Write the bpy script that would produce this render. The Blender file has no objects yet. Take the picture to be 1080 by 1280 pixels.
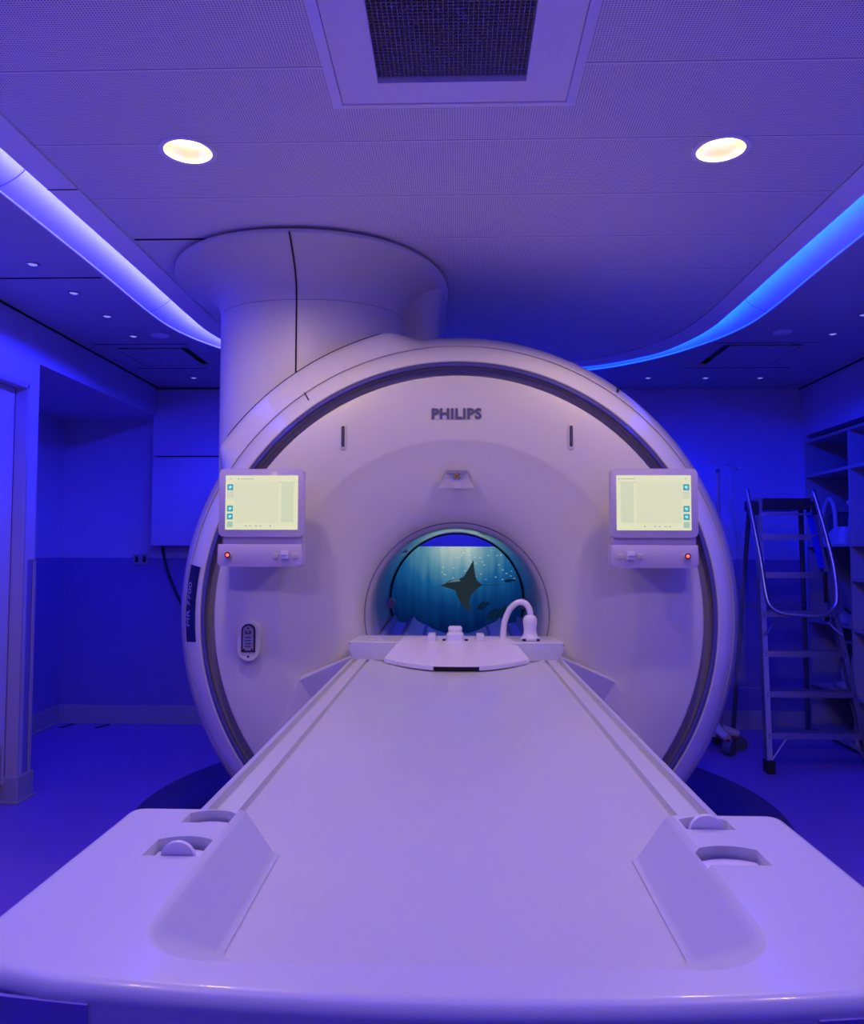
import bpy, bmesh, math, random
from mathutils import Vector, Matrix
S = bpy.context.scene
COL = S.collection
PI = math.pi
random.seed(7)

# ------------------------------------------------------------------ camera
YAW, PITCH, ROLL = math.radians(1.776), math.radians(2.92), math.radians(0.15)
CAMZ = 1.30
cd = bpy.data.cameras.new('camera')
cd.sensor_fit = 'HORIZONTAL'; cd.sensor_width = 36.0; cd.lens = 36.0 * 1000 / 1080
cd.clip_start = 0.05; cd.clip_end = 50
cam = bpy.data.objects.new('camera', cd); COL.objects.link(cam)
cam.matrix_world = (Matrix.Translation((0, 0, CAMZ)) @ Matrix.Rotation(YAW, 4, 'Z')
                    @ Matrix.Rotation(PI / 2 + PITCH, 4, 'X') @ Matrix.Rotation(ROLL, 4, 'Z'))
S.camera = cam

# ------------------------------------------------------------------ world, exposure
S.view_settings.view_transform = 'Standard'; S.view_settings.look = 'None'
S.view_settings.gamma = 1.0; S.view_settings.use_curve_mapping = False
S.view_settings.exposure = 0.0
w = bpy.data.worlds.new('world'); S.world = w; w.use_nodes = True
w.node_tree.nodes['Background'].inputs[0].default_value = (0.0, 0.0, 0.0, 1)
w.node_tree.nodes['Background'].inputs[1].default_value = 0.0

# light levels
LED_LEFT = ((0.019, 0.019, 1.0), 235.0)      # left cove strip
LED_RIGHT = ((0.0005, 0.010, 1.0), 265.0)      # right cove strip
WARM = (1.0, 0.70, 0.44)
SPOT_W = 23.5
REAR_SPOT_W = 16.5
WASH = ((0.15, 0.09, 1.0), 13.0)          # added violet fill light, unseen above the camera

CEIL = 2.55
BACKY = 6.1

# ------------------------------------------------------------------ materials
def mat(name, color, rough=0.5, metal=0.0, emit=None, strength=0.0, coat=0.0, noise=0.0, nscale=60, bump=0.0, spec=None):
    m = bpy.data.materials.new(name); m.use_nodes = True
    nt = m.node_tree; b = nt.nodes['Principled BSDF']
    b.inputs['Base Color'].default_value = (*color, 1)
    b.inputs['Roughness'].default_value = rough
    b.inputs['Metallic'].default_value = metal
    b.inputs['Coat Weight'].default_value = coat
    b.inputs['Coat Roughness'].default_value = 0.06
    if spec is not None: b.inputs['Specular IOR Level'].default_value = spec
    if emit:
        b.inputs['Emission Color'].default_value = (*emit, 1)
        b.inputs['Emission Strength'].default_value = strength
    if noise > 0 or bump > 0:
        tc = nt.nodes.new('ShaderNodeTexCoord'); n = nt.nodes.new('ShaderNodeTexNoise')
        n.inputs['Scale'].default_value = nscale; n.inputs['Detail'].default_value = 4
        nt.links.new(tc.outputs['Object'], n.inputs['Vector'])
        if noise > 0:
            r = nt.nodes.new('ShaderNodeValToRGB')
            r.color_ramp.elements[0].position = 0.3; r.color_ramp.elements[1].position = 0.7
            r.color_ramp.elements[0].color = (*[c * (1 - noise) for c in color], 1)
            r.color_ramp.elements[1].color = (*[min(1, c * (1 + noise)) for c in color], 1)
            nt.links.new(n.outputs['Fac'], r.inputs['Fac']); nt.links.new(r.outputs['Color'], b.inputs['Base Color'])
        if bump > 0:
            bp = nt.nodes.new('ShaderNodeBump'); bp.inputs['Strength'].default_value = bump
            bp.inputs['Distance'].default_value = 0.002
            nt.links.new(n.outputs['Fac'], bp.inputs['Height']); nt.links.new(bp.outputs['Normal'], b.inputs['Normal'])
    return m

M = {}
M['shell'] = mat('gantry_gloss_white', (0.74, 0.73, 0.60), 0.30, coat=0.8, noise=0.01, nscale=3)
M['face'] = mat('gantry_satin_white', (0.72, 0.71, 0.52), 0.42, noise=0.012, nscale=4)
M['groove'] = mat('warm_grey_trim', (0.26, 0.24, 0.23), 0.4)
M['band'] = mat('blue_grey_band', (0.09, 0.08, 0.26), 0.22, coat=0.3)  # blue reflection on the shell lip as base colour; cove joints share it
M['table'] = mat('table_white', (0.64, 0.66, 0.57), 0.32, coat=0.15, noise=0.012, nscale=5)
M['arm'] = mat('table_arm_white', (0.66, 0.68, 0.62), 0.38, coat=0.2)
M['bevelwhite'] = mat('moulded_white', (0.84, 0.82, 0.80), 0.35, coat=0.2)
M['dark'] = mat('black_plastic', (0.02, 0.02, 0.022), 0.45)
M['seam'] = mat('seam_dark', (0.015, 0.014, 0.02), 0.8)
M['wall'] = mat('painted_wall', (0.62, 0.57, 0.72), 0.7, noise=0.02, nscale=9, bump=0.05)
M['wainscot'] = mat('blue_vinyl_wall', (0.24, 0.20, 0.50), 0.45, noise=0.03, nscale=12)
M['base'] = mat('rubber_baseboard', (0.40, 0.38, 0.42), 0.5)
M['trimw'] = mat('grey_frame', (0.50, 0.44, 0.42), 0.5)
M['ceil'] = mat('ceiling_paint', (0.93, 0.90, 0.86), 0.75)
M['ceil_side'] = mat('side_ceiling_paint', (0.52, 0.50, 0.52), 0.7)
M['cove'] = mat('cove_white', (0.85, 0.85, 0.85), 0.6)
M['floor'] = mat('vinyl_floor', (0.24, 0.14, 0.64), 0.38, noise=0.12, nscale=220)
M['mat'] = mat('dark_vinyl_inlay', (0.06, 0.05, 0.16), 0.42, noise=0.08, nscale=200)
M['bezel'] = mat('panel_grey', (0.58, 0.52, 0.56), 0.38, coat=0.1)
M['alu'] = mat('brushed_aluminium', (0.50, 0.50, 0.53), 0.33, metal=0.9, noise=0.05, nscale=80)
M['chrome'] = mat('polished_metal', (0.80, 0.80, 0.82), 0.12, metal=1.0)
M['shelf'] = mat('shelf_laminate', (0.44, 0.43, 0.46), 0.5)
M['shelf_in'] = mat('shelf_back', (0.10, 0.10, 0.12), 0.6)
M['coil'] = mat('coil_plastic', (0.62, 0.62, 0.64), 0.4)
M['coil_dark'] = mat('coil_pad', (0.10, 0.10, 0.13), 0.7)
M['cable'] = mat('cable_dark', (0.03, 0.03, 0.04), 0.5)
M['warmlamp'] = mat('lamp_glow', (1, 1, 1), 0.5, emit=(1.0, 0.80, 0.42), strength=7.0)
M['reflector'] = mat('lamp_reflector', (0.9, 0.85, 0.7), 0.25, metal=0.3)
M['star'] = mat('tiny_led_lens', (0.5, 0.5, 0.6), 0.3, emit=(0.30, 0.30, 1.0), strength=0.8)
M['red_led'] = mat('stop_button_glow', (0.9, 0.1, 0.05), 0.3, emit=(1.0, 0.22, 0.12), strength=1.1)
M['darkred'] = mat('stop_button_ring', (0.16, 0.005, 0.005), 0.3)
M['scr'] = mat('touch_screen_glow', (0.05, 0.05, 0.05), 0.3, emit=(0.79, 0.80, 0.50), strength=0.92)
M['scr_pane'] = mat('touch_screen_pane', (0.05, 0.05, 0.05), 0.3, emit=(0.66, 0.71, 0.46), strength=0.92)
M['scr_teal'] = mat('touch_screen_icon', (0.02, 0.05, 0.05), 0.3, emit=(0.035, 0.30, 0.36), strength=1.0)
M['scr_cyan'] = mat('touch_screen_glyph', (0.02, 0.05, 0.05), 0.3, emit=(0.35, 0.85, 0.88), strength=1.0)
M['scr_grey'] = mat('touch_screen_line', (0.02, 0.02, 0.02), 0.3, emit=(0.36, 0.42, 0.28), strength=0.9)
M['scr_pale'] = mat('touch_screen_pale_icon', (0.02, 0.02, 0.02), 0.3, emit=(0.40, 0.62, 0.48), strength=0.9)
M['yellow'] = mat('warning_yellow', (0.75, 0.42, 0.02), 0.5)
M['cradle'] = mat('cradle_blue_light_tint', (0.30, 0.36, 0.85), 0.4)  # blue light from behind the bore, put into the cradle's base colour
M['navy'] = mat('nameplate_navy', (0.008, 0.008, 0.07), 0.6, spec=0.15)
M['letter'] = mat('nameplate_lettering', (0.30, 0.30, 0.60), 0.4)
M['logo'] = mat('logo_metal', (0.16, 0.15, 0.17), 0.25, metal=0.2)
M['port_grey'] = mat('port_grey', (0.30, 0.28, 0.30), 0.5)
M['fish'] = mat('fish_silhouette', (0.0, 0.0, 0.0), 0.9, spec=0.0, emit=(0.002, 0.014, 0.045), strength=1.0)
M['manta'] = mat('manta_silhouette', (0.0, 0.0, 0.0), 0.9, spec=0.0, emit=(0.014, 0.026, 0.036), strength=1.0)
M['manta_lt'] = mat('manta_pale', (0.0, 0.0, 0.0), 0.9, spec=0.0, emit=(0.10, 0.18, 0.20), strength=1.0)
M['bluelabel'] = mat('blue_safety_label', (0.03, 0.05, 0.85), 0.4)
M['caster'] = mat('caster_rubber', (0.10, 0.10, 0.12), 0.5)
M['redbrown'] = mat('stand_underside', (0.25, 0.06, 0.04), 0.5)
M['laddertop'] = mat('black_step_tread', (0.03, 0.035, 0.03), 0.35)

# clear plastic
def plastic():
    m = bpy.data.materials.new('clear_plastic_film'); m.use_nodes = True
    nt = m.node_tree; nt.nodes.clear()
    o = nt.nodes.new('ShaderNodeOutputMaterial'); mix = nt.nodes.new('ShaderNodeMixShader')
    t = nt.nodes.new('ShaderNodeBsdfTransparent'); g = nt.nodes.new('ShaderNodeBsdfPrincipled')
    g.inputs['Base Color'].default_value = (0.6, 0.6, 0.65, 1); g.inputs['Roughness'].default_value = 0.15
    n = nt.nodes.new('ShaderNodeTexNoise'); n.inputs['Scale'].default_value = 6
    r = nt.nodes.new('ShaderNodeValToRGB')
    r.color_ramp.elements[0].position = 0.4; r.color_ramp.elements[0].color = (0.14,) * 3 + (1,)
    r.color_ramp.elements[1].position = 0.75; r.color_ramp.elements[1].color = (0.42,) * 3 + (1,)
    nt.links.new(n.outputs['Fac'], r.inputs['Fac']); nt.links.new(r.outputs['Color'], mix.inputs['Fac'])
    nt.links.new(t.outputs[0], mix.inputs[1]); nt.links.new(g.outputs[0], mix.inputs[2])
    nt.links.new(mix.outputs[0], o.inputs[0])
    return m
M['film'] = plastic()

# perforated metal ceiling: holes on a square grid + panel joints every 0.375 m
def perforated():
    m = bpy.data.materials.new('perforated_ceiling_panel'); m.use_nodes = True
    nt = m.node_tree; b = nt.nodes['Principled BSDF']; L = nt.links
    b.inputs['Roughness'].default_value = 0.6
    tc = nt.nodes.new('ShaderNodeTexCoord'); sp = nt.nodes.new('ShaderNodeSeparateXYZ')
    geo = nt.nodes.new('ShaderNodeNewGeometry')
    L.new(geo.outputs['Position'], sp.inputs[0])
    def mth(op, a, c=None, v=None):
        n = nt.nodes.new('ShaderNodeMath'); n.operation = op
        if isinstance(a, (int, float)): n.inputs[0].default_value = a
        else: L.new(a, n.inputs[0])
        if c is not None:
            if isinstance(c, (int, float)): n.inputs[1].default_value = c
            else: L.new(c, n.inputs[1])
        return n.outputs[0]
    px = mth('SUBTRACT', mth('FRACT', mth('DIVIDE', mth('ADD', sp.outputs['X'], 10), 0.0075)), 0.5)
    py = mth('SUBTRACT', mth('FRACT', mth('DIVIDE', mth('ADD', sp.outputs['Y'], 10), 0.0075)), 0.5)
    d = mth('SQRT', mth('ADD', mth('MULTIPLY', px, px), mth('MULTIPLY', py, py)))
    hole = mth('LESS_THAN', d, 0.23)
    jy = mth('ABSOLUTE', mth('SUBTRACT', mth('FRACT', mth('DIVIDE', mth('ADD', sp.outputs['Y'], 10 - 1.865 + 0.1875), 0.375)), 0.5))
    edge = mth('LESS_THAN', jy, 0.02)         # plain strip beside each joint
    line = mth('LESS_THAN', jy, 0.005)
    hole = mth('MULTIPLY', hole, mth('SUBTRACT', 1.0, edge))
    dark = mth('MAXIMUM', hole, mth('MULTIPLY', line, 0.8))
    mix = nt.nodes.new('ShaderNodeMix'); mix.data_type = 'RGBA'
    L.new(dark, mix.inputs['Factor'])
    mix.inputs['A'].default_value = (0.90, 0.86, 0.80, 1); mix.inputs['B'].default_value = (0.05, 0.05, 0.06, 1)
    L.new(mix.outputs['Result'], b.inputs['Base Color'])
    return m
M['perf'] = perforated()

def grille_mat():
    m = bpy.data.materials.new('eggcrate_dark'); m.use_nodes = True
    m.node_tree.nodes['Principled BSDF'].inputs['Base Color'].default_value = (0.10, 0.09, 0.11, 1)
    m.node_tree.nodes['Principled BSDF'].inputs['Roughness'].default_value = 0.6
    return m
M['grille_dark'] = grille_mat()
M['grille'] = mat('eggcrate_grille', (0.28, 0.27, 0.30), 0.5)

# underwater picture on the wall screen (a screen gives off light)
def ocean():
    m = bpy.data.materials.new('ocean_screen_image'); m.use_nodes = True
    nt = m.node_tree; nt.nodes.clear(); L = nt.links
    o = nt.nodes.new('ShaderNodeOutputMaterial'); e = nt.nodes.new('ShaderNodeEmission')
    tc = nt.nodes.new('ShaderNodeNewGeometry'); sp = nt.nodes.new('ShaderNodeSeparateXYZ')
    L.new(tc.outputs['Position'], sp.inputs[0])
    def mth(op, a, c=None, clamp=False):
        n = nt.nodes.new('ShaderNodeMath'); n.operation = op; n.use_clamp = clamp
        for i, q in enumerate((a, c)):
            if q is None: continue
            if isinstance(q, (int, float)): n.inputs[i].default_value = q
            else: L.new(q, n.inputs[i])
        return n.outputs[0]
    # distance from the bright surface patch
    dx = mth('MULTIPLY', mth('SUBTRACT', sp.outputs['X'], 0.0), 0.75)
    dz = mth('SUBTRACT', 1.36, sp.outputs['Z'])
    d = mth('SQRT', mth('ADD', mth('MULTIPLY', dx, dx), mth('MULTIPLY', dz, dz)))
    n1 = nt.nodes.new('ShaderNodeTexNoise'); n1.inputs['Scale'].default_value = 1.0; n1.inputs['Detail'].default_value = 3
    mp = nt.nodes.new('ShaderNodeMapping'); mp.inputs['Scale'].default_value = (16, 1, 1.6)
    L.new(tc.outputs['Position'], mp.inputs[0]); L.new(mp.outputs[0], n1.inputs['Vector'])
    dd = mth('ADD', d, mth('MULTIPLY', mth('SUBTRACT', n1.outputs['Fac'], 0.5), 0.22))
    r = nt.nodes.new('ShaderNodeValToRGB'); cr = r.color_ramp
    cr.elements[0].position = 0.0; cr.elements[0].color = (0.55, 0.62, 0.50, 1)
    cr.elements[1].position = 0.62; cr.elements[1].color = (0.0008, 0.010, 0.075, 1)
    for p, c in ((0.10, (0.27, 0.42, 0.46)), (0.20, (0.08, 0.24, 0.34)), (0.32, (0.008, 0.095, 0.26)), (0.45, (0.002, 0.035, 0.15))):
        q = cr.elements.new(p); q.color = (*c, 1)
    L.new(dd, r.inputs['Fac'])
    # glints of small fish near the surface
    v = nt.nodes.new('ShaderNodeTexVoronoi'); v.inputs['Scale'].default_value = 1
    mp2 = nt.nodes.new('ShaderNodeMapping'); mp2.inputs['Scale'].default_value = (22, 1, 42); mp2.inputs['Rotation'].default_value = (0, 0.3, 0)
    L.new(tc.outputs['Position'], mp2.inputs[0]); L.new(mp2.outputs[0], v.inputs['Vector'])
    gl = mth('LESS_THAN', v.outputs['Distance'], 0.20)
    msk = mth('MULTIPLY', mth('LESS_THAN', dz, 0.26), mth('GREATER_THAN', sp.outputs['X'], -0.12))
    gl = mth('MULTIPLY', mth('MULTIPLY', gl, msk), 0.22)
    mx = nt.nodes.new('ShaderNodeMix'); mx.data_type = 'RGBA'
    L.new(gl, mx.inputs['Factor']); L.new(r.outputs['Color'], mx.inputs['A']); mx.inputs['B'].default_value = (0.85, 0.95, 0.9, 1)
    L.new(mx.outputs['Result'], e.inputs['Color']); e.inputs['Strength'].default_value = 1.0
    L.new(e.outputs[0], o.inputs[0])
    return m
M['ocean'] = ocean()

# ------------------------------------------------------------------ mesh helpers
WPOS = {}
def put(name, me, parent=None, mats=None, smooth=None, origin=None):
    """mesh in world coordinates -> object with its origin at the base centre of its bounds."""
    if mats:
        for m in (mats if isinstance(mats, (list, tuple)) else [mats]): me.materials.append(M[m])
    co = [v.co for v in me.vertices]
    if origin is None:
        mn = [min(c[i] for c in co) for i in range(3)]; mx = [max(c[i] for c in co) for i in range(3)]
        origin = Vector(((mn[0] + mx[0]) / 2, (mn[1] + mx[1]) / 2, mn[2]))
    origin = Vector(origin)
    me.transform(Matrix.Translation(-origin))
    if smooth is not None:
        me.polygons.foreach_set('use_smooth', [True] * len(me.polygons))
        if smooth < 179: me.set_sharp_from_angle(angle=math.radians(smooth))
    o = bpy.data.objects.new(name, me); COL.objects.link(o)
    if parent:
        o.parent = parent; o.location = origin - WPOS[parent.name]
    else:
        o.location = origin
    WPOS[o.name] = origin
    return o

def tag(o, label, cat, group=None):
    o['label'] = label; o['category'] = cat
    if group: o['group'] = group
    return o

def thing(name, label, cat, loc, group=None):
    o = bpy.data.objects.new(name, None); o.empty_display_size = 0.1; COL.objects.link(o)
    o.location = loc; WPOS[o.name] = Vector(loc)
    return tag(o, label, cat, group)

def struct(o):
    o['kind'] = 'structure'; return o

def bm_me(bm, name='m'):
    bmesh.ops.recalc_face_normals(bm, faces=bm.faces)
    me = bpy.data.meshes.new(name); bm.to_mesh(me); bm.free(); return me

def add_box(bm, x0, x1, y0, y1, z0, z1, bev=0.0, seg=2, mi=0):
    r = bmesh.ops.create_cube(bm, size=1.0)
    vs = r['verts']
    for v in vs:
        v.co = Vector(((x0 + x1) / 2 + v.co.x * (x1 - x0), (y0 + y1) / 2 + v.co.y * (y1 - y0), (z0 + z1) / 2 + v.co.z * (z1 - z0)))
    fs = {f for v in vs for f in v.link_faces}
    for f in fs: f.material_index = mi
    if bev > 0:
        es = {e for v in vs for e in v.link_edges}
        rr = bmesh.ops.bevel(bm, geom=list(es), offset=bev, segments=seg, profile=0.5, affect='EDGES')
        for f in rr['faces']: f.material_index = mi

def box(x0, x1, y0, y1, z0, z1, bev=0.0, seg=2):
    bm = bmesh.new(); add_box(bm, x0, x1, y0, y1, z0, z1, bev, seg); return bm_me(bm)

def add_tube(bm, pts, r, n=10, closed=False, cap=True, mi=0):
    pts = [Vector(p) for p in pts]; k = len(pts)
    rs = r if isinstance(r, (list, tuple)) else [r] * k
    rings = []; up = None
    for i, p in enumerate(pts):
        a = pts[i - 1] if (i > 0 or closed) else p
        b = pts[(i + 1) % k] if (i < k - 1 or closed) else p
        t = (b - a).normalized()
        if up is None:
            up = Vector((0, 0, 1)) if abs(t.z) < 0.9 else Vector((1, 0, 0))
        s = t.cross(up).normalized(); up = s.cross(t).normalized()
        rings.append([bm.verts.new(p + (s * math.cos(2 * PI * j / n) + up * math.sin(2 * PI * j / n)) * rs[i]) for j in range(n)])
    m = k if closed else k - 1
    for i in range(m):
        A, B = rings[i], rings[(i + 1) % k]
        for j in range(n):
            f = bm.faces.new((A[j], A[(j + 1) % n], B[(j + 1) % n], B[j])); f.material_index = mi
    if cap and not closed:
        for R in (rings[0], rings[-1]):
            f = bm.faces.new(R); f.material_index = mi

def tube(pts, r, n=10, closed=False):
    bm = bmesh.new(); add_tube(bm, pts, r, n, closed); return bm_me(bm)

def smooth_path(P, k=6, closed=False):
    P = [Vector(p) for p in P]; out = []; n = len(P)
    for i in range(n if closed else n - 1):
        if closed: p0, p1, p2, p3 = P[i - 1], P[i], P[(i + 1) % n], P[(i + 2) % n]
        else: p0, p1, p2, p3 = P[max(i - 1, 0)], P[i], P[i + 1], P[min(i + 2, n - 1)]
        for j in range(k):
            t = j / k
            out.append(0.5 * ((2 * p1) + (-p0 + p2) * t + (2 * p0 - 5 * p1 + 4 * p2 - p3) * t * t + (-p0 + 3 * p1 - 3 * p2 + p3) * t ** 3))
    if not closed: out.append(P[-1])
    return out

GC = Vector((0.0, 0.0, 1.05))     # gantry axis (x, -, z)
def lathe_y(profile, n=160, cx=GC.x, cz=GC.z, floor=0.012, a0=0.0, a1=2 * PI):
    """revolve (r, y) about the gantry axis, flattened where it meets the floor."""
    bm = bmesh.new(); full = abs(a1 - a0 - 2 * PI) < 1e-6
    m = n if full else n + 1
    rings = []
    for (r, y) in profile:
        rings.append([bm.verts.new((cx + r * math.cos(a0 + (a1 - a0) * j / n), y, max(floor, cz + r * math.sin(a0 + (a1 - a0) * j / n)))) for j in range(m)])
    for i in range(len(profile) - 1):
        for j in range(n):
            k = (j + 1) % m
            try: bm.faces.new((rings[i][j], rings[i][k], rings[i + 1][k], rings[i + 1][j]))
            except ValueError: pass
    bmesh.ops.remove_doubles(bm, verts=bm.verts, dist=0.0002)
    return bm_me(bm)

def lathe_z(profile, cx, cy, n=32, capb=False):
    bm = bmesh.new(); rings = []
    for (r, z) in profile:
        rings.append([bm.verts.new((cx + r * math.cos(2 * PI * j / n), cy + r * math.sin(2 * PI * j / n), z)) for j in range(n)])
    for i in range(len(profile) - 1):
        for j in range(n):
            bm.faces.new((rings[i][j], rings[i][(j + 1) % n], rings[i + 1][(j + 1) % n], rings[i + 1][j]))
    if capb: bm.faces.new(rings[-1]); bm.faces.new(rings[0])
    return bm_me(bm)

def disc_y(cx, cz, y0, y1, r, n=24):
    """short cylinder pointing along y (front at y0)."""
    bm = bmesh.new()
    A = [bm.verts.new((cx + r * math.cos(2 * PI * j / n), y0, cz + r * math.sin(2 * PI * j / n))) for j in range(n)]
    B = [bm.verts.new((cx + r * math.cos(2 * PI * j / n), y1, cz + r * math.sin(2 * PI * j / n))) for j in range(n)]
    bm.faces.new(A); bm.faces.new(B)
    for j in range(n): bm.faces.new((A[j], A[(j + 1) % n], B[(j + 1) % n], B[j]))
    return bm_me(bm)

def poly_y(pts, y0, y1, bev=0.0, mi=0, bm=None):
    """xz outline extruded along y."""
    own = bm is None
    if own: bm = bmesh.new()
    A = [bm.verts.new((x, y0, z)) for x, z in pts]; B = [bm.verts.new((x, y1, z)) for x, z in pts]
    fs = [bm.faces.new(A), bm.faces.new(B)]
    n = len(pts)
    for j in range(n): fs.append(bm.faces.new((A[j], A[(j + 1) % n], B[(j + 1) % n], B[j])))
    for f in fs: f.material_index = mi
    if bev > 0:
        es = [e for f in fs[:1] for e in f.edges]
        bmesh.ops.bevel(bm, geom=es, offset=bev, segments=2, profile=0.5, affect='EDGES')
    return bm_me(bm) if own else None

def poly_z(pts, z0, z1, bm=None, bev=0.0, seg=2):
    own = bm is None
    if own: bm = bmesh.new()
    A = [bm.verts.new((x, y, z0)) for x, y in pts]; B = [bm.verts.new((x, y, z1)) for x, y in pts]
    ft = [bm.faces.new(A), bm.faces.new(B)]; n = len(pts)
    for j in range(n): bm.faces.new((A[j], A[(j + 1) % n], B[(j + 1) % n], B[j]))
    if bev > 0:
        bmesh.ops.bevel(bm, geom=list(ft[1].edges), offset=bev, segments=seg, profile=0.5, affect='EDGES')
    return bm_me(bm) if own else None

def rrect(x0, x1, z0, z1, r, n=6, corners=(1, 1, 1, 1)):
    """rounded rectangle outline; corners = (bl, br, tr, tl)"""
    out = []
    for (cx, cz, a, on) in ((x0 + r, z0 + r, PI, corners[0]), (x1 - r, z0 + r, 1.5 * PI, corners[1]), (x1 - r, z1 - r, 0, corners[2]), (x0 + r, z1 - r, 0.5 * PI, corners[3])):
        if on:
            for j in range(n + 1):
                t = a + j / n * PI / 2; out.append((cx + r * math.cos(t), cz + r * math.sin(t)))
        else:
            sx = x0 if cx < (x0 + x1) / 2 else x1; sz = z0 if cz < (z0 + z1) / 2 else z1
            out.append((sx, sz))
    return out

def text_mesh(s, size, depth, mtx, sx=1.0, bold=0.0):
    cu = bpy.data.curves.new('t', 'FONT'); cu.body = s; cu.size = size; cu.extrude = depth
    cu.align_x = 'CENTER'; cu.align_y = 'CENTER'; cu.offset = bold; cu.resolution_u = 3; cu.space_character = 1.0 + bold * 45
    o = bpy.data.objects.new('t', cu); COL.objects.link(o)
    dg = bpy.context.evaluated_depsgraph_get(); dg.update()
    me = bpy.data.meshes.new_from_object(o.evaluated_get(dg))
    bpy.data.objects.remove(o); bpy.data.curves.remove(cu)
    me.transform(mtx @ Matrix.Scale(sx, 4, (1, 0, 0)))
    me.materials.clear()
    return me

def boolean(base, cutters, bev=None):
    o = bpy.data.objects.new('b', base); COL.objects.link(o); tmp = []
    for c in cutters:
        t = bpy.data.objects.new('c', c); COL.objects.link(t); tmp.append(t)
        md = o.modifiers.new('x', 'BOOLEAN'); md.object = t; md.operation = 'DIFFERENCE'; md.solver = 'EXACT'
    if bev:
        md = o.modifiers.new('v', 'BEVEL'); md.width = bev; md.segments = 3; md.limit_method = 'ANGLE'
        md.angle_limit = math.radians(35); md.harden_normals = False
    dg = bpy.context.evaluated_depsgraph_get(); dg.update()
    me = bpy.data.meshes.new_from_object(o.evaluated_get(dg))
    for t in tmp + [o]: bpy.data.objects.remove(t)
    me.materials.clear()
    return me

def copy_tree(o, delta, label=None, parent=None):
    c = o.copy(); COL.objects.link(c)
    if parent: c.parent = parent
    else: c.location = Vector(o.location) + Vector(delta)
    if label: c['label'] = label
    for ch in list(o.children): copy_tree(ch, (0, 0, 0), None, c)
    return c

# ================================================================== THE ROOM
XL, XR = -2.28, 2.60
YB = -2.4
struct(put('floor', box(-3.3, 3.2, YB - 0.1, BACKY + 0.2, -0.1, 0.0), mats='floor'))
struct(put('trim_floor_inlay', poly_z([(1.63 * math.cos(2 * PI * i / 96), 4.25 + 1.63 * math.sin(2 * PI * i / 96)) for i in range(96)], 0.0, 0.003), mats='mat'))

# ceiling outlines (half paths, mirrored): inner plate, lit cove, outer ceiling
def path3(P): return [(v.x, v.y) for v in smooth_path([(x, y, 0) for x, y in P], 6)]
half_in = path3([(1.415, -1.2), (1.415, 1.0), (1.415, 2.4), (1.415, 3.4), (1.42, 4.1), (1.405, 4.5), (1.30, 4.90), (1.12, 5.15), (0.88, 5.33), (0.45, 5.43), (0.0, 5.45)])
half_out = path3([(1.585, -1.4), (1.585, 1.0), (1.585, 2.4), (1.59, 3.4), (1.605, 4.1), (1.57, 4.46), (1.45, 4.80), (1.25, 5.13), (0.95, 5.40), (0.48, 5.56), (0.0, 5.59)])
half_pan = path3([(1.30, -1.1), (1.30, 1.0), (1.30, 2.4), (1.30, 3.4), (1.30, 4.05), (1.27, 4.42), (1.17, 4.75), (1.0, 5.0), (0.78, 5.18), (0.42, 5.28), (0.0, 5.30)])
def full(h): return h + [(-x, y) for x, y in reversed(h[:-1])]
Pin, Pout, Ppan = full(half_in), full(half_out), full(half_pan)

def strip_between(bm, A, B, za, zb, close=True):
    n = len(A); a = [bm.verts.new((x, y, za)) for x, y in A]; b = [bm.verts.new((x, y, zb)) for x, y in B]
    for i in range(n if close else n - 1):
        bm.faces.new((a[i], a[(i + 1) % n], b[(i + 1) % n], b[i]))
    return a, b

# perforated central field with vent opening
VX0, VX1, VY0, VY1 = -0.345, 0.325, 1.18, 2.18
bm = bmesh.new()
poly_z(Ppan, CEIL, CEIL + 0.012, bm)
me = bm_me(bm)
cutters = [box(VX0 + 0.01, VX1 - 0.01, VY0 + 0.01, VY1 - 0.01, CEIL - 0.1, CEIL + 0.1)]
for (x, y) in ((-0.838, 2.407), (0.815, 2.44), (-0.95, 0.94), (0.94, 0.94)):
    cutters.append(lathe_z([(0.076, CEIL - 0.1), (0.076, CEIL + 0.1)], x, y, 32, True))
struct(put('ceiling', boolean(me, cutters), mats='perf'))
# border around the perforated field
bm = bmesh.new()
inset = 0.008
Pp2 = [(x + (inset if x > 0 else -inset if x < 0 else 0), y + (inset if y > 4.3 else 0)) for x, y in Ppan]
a, b = strip_between(bm, Pp2, Pin, CEIL - 0.0, CEIL - 0.0)
a2, b2 = strip_between(bm, Pp2, Pin, CEIL + 0.02, CEIL + 0.02)
n = len(a)
for i in range(n):
    j = (i + 1) % n
    bm.faces.new((b[i], b[j], b2[j], b2[i])); bm.faces.new((a[i], a[j], a2[j], a2[i]))
struct(put('trim_ceiling_border', bm_me(bm), mats='ceil'))
# dark backing seen through the joint
bm = bmesh.new(); poly_z([(x * 1.02, y + 0.03) for x, y in Ppan], CEIL + 0.016, CEIL + 0.02, bm)
struct(put('trim_ceiling_backing', boolean(bm_me(bm), [box(VX0 + 0.01, VX1 - 0.01, VY0 + 0.01, VY1 - 0.01, CEIL - 0.1, CEIL + 0.1)] + [lathe_z([(0.09, CEIL - 0.1), (0.09, CEIL + 0.1)], x, y, 24, True) for (x, y) in ((-0.838, 2.407), (0.815, 2.44), (-0.95, 0.94), (0.94, 0.94))]), mats='seam'))
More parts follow.
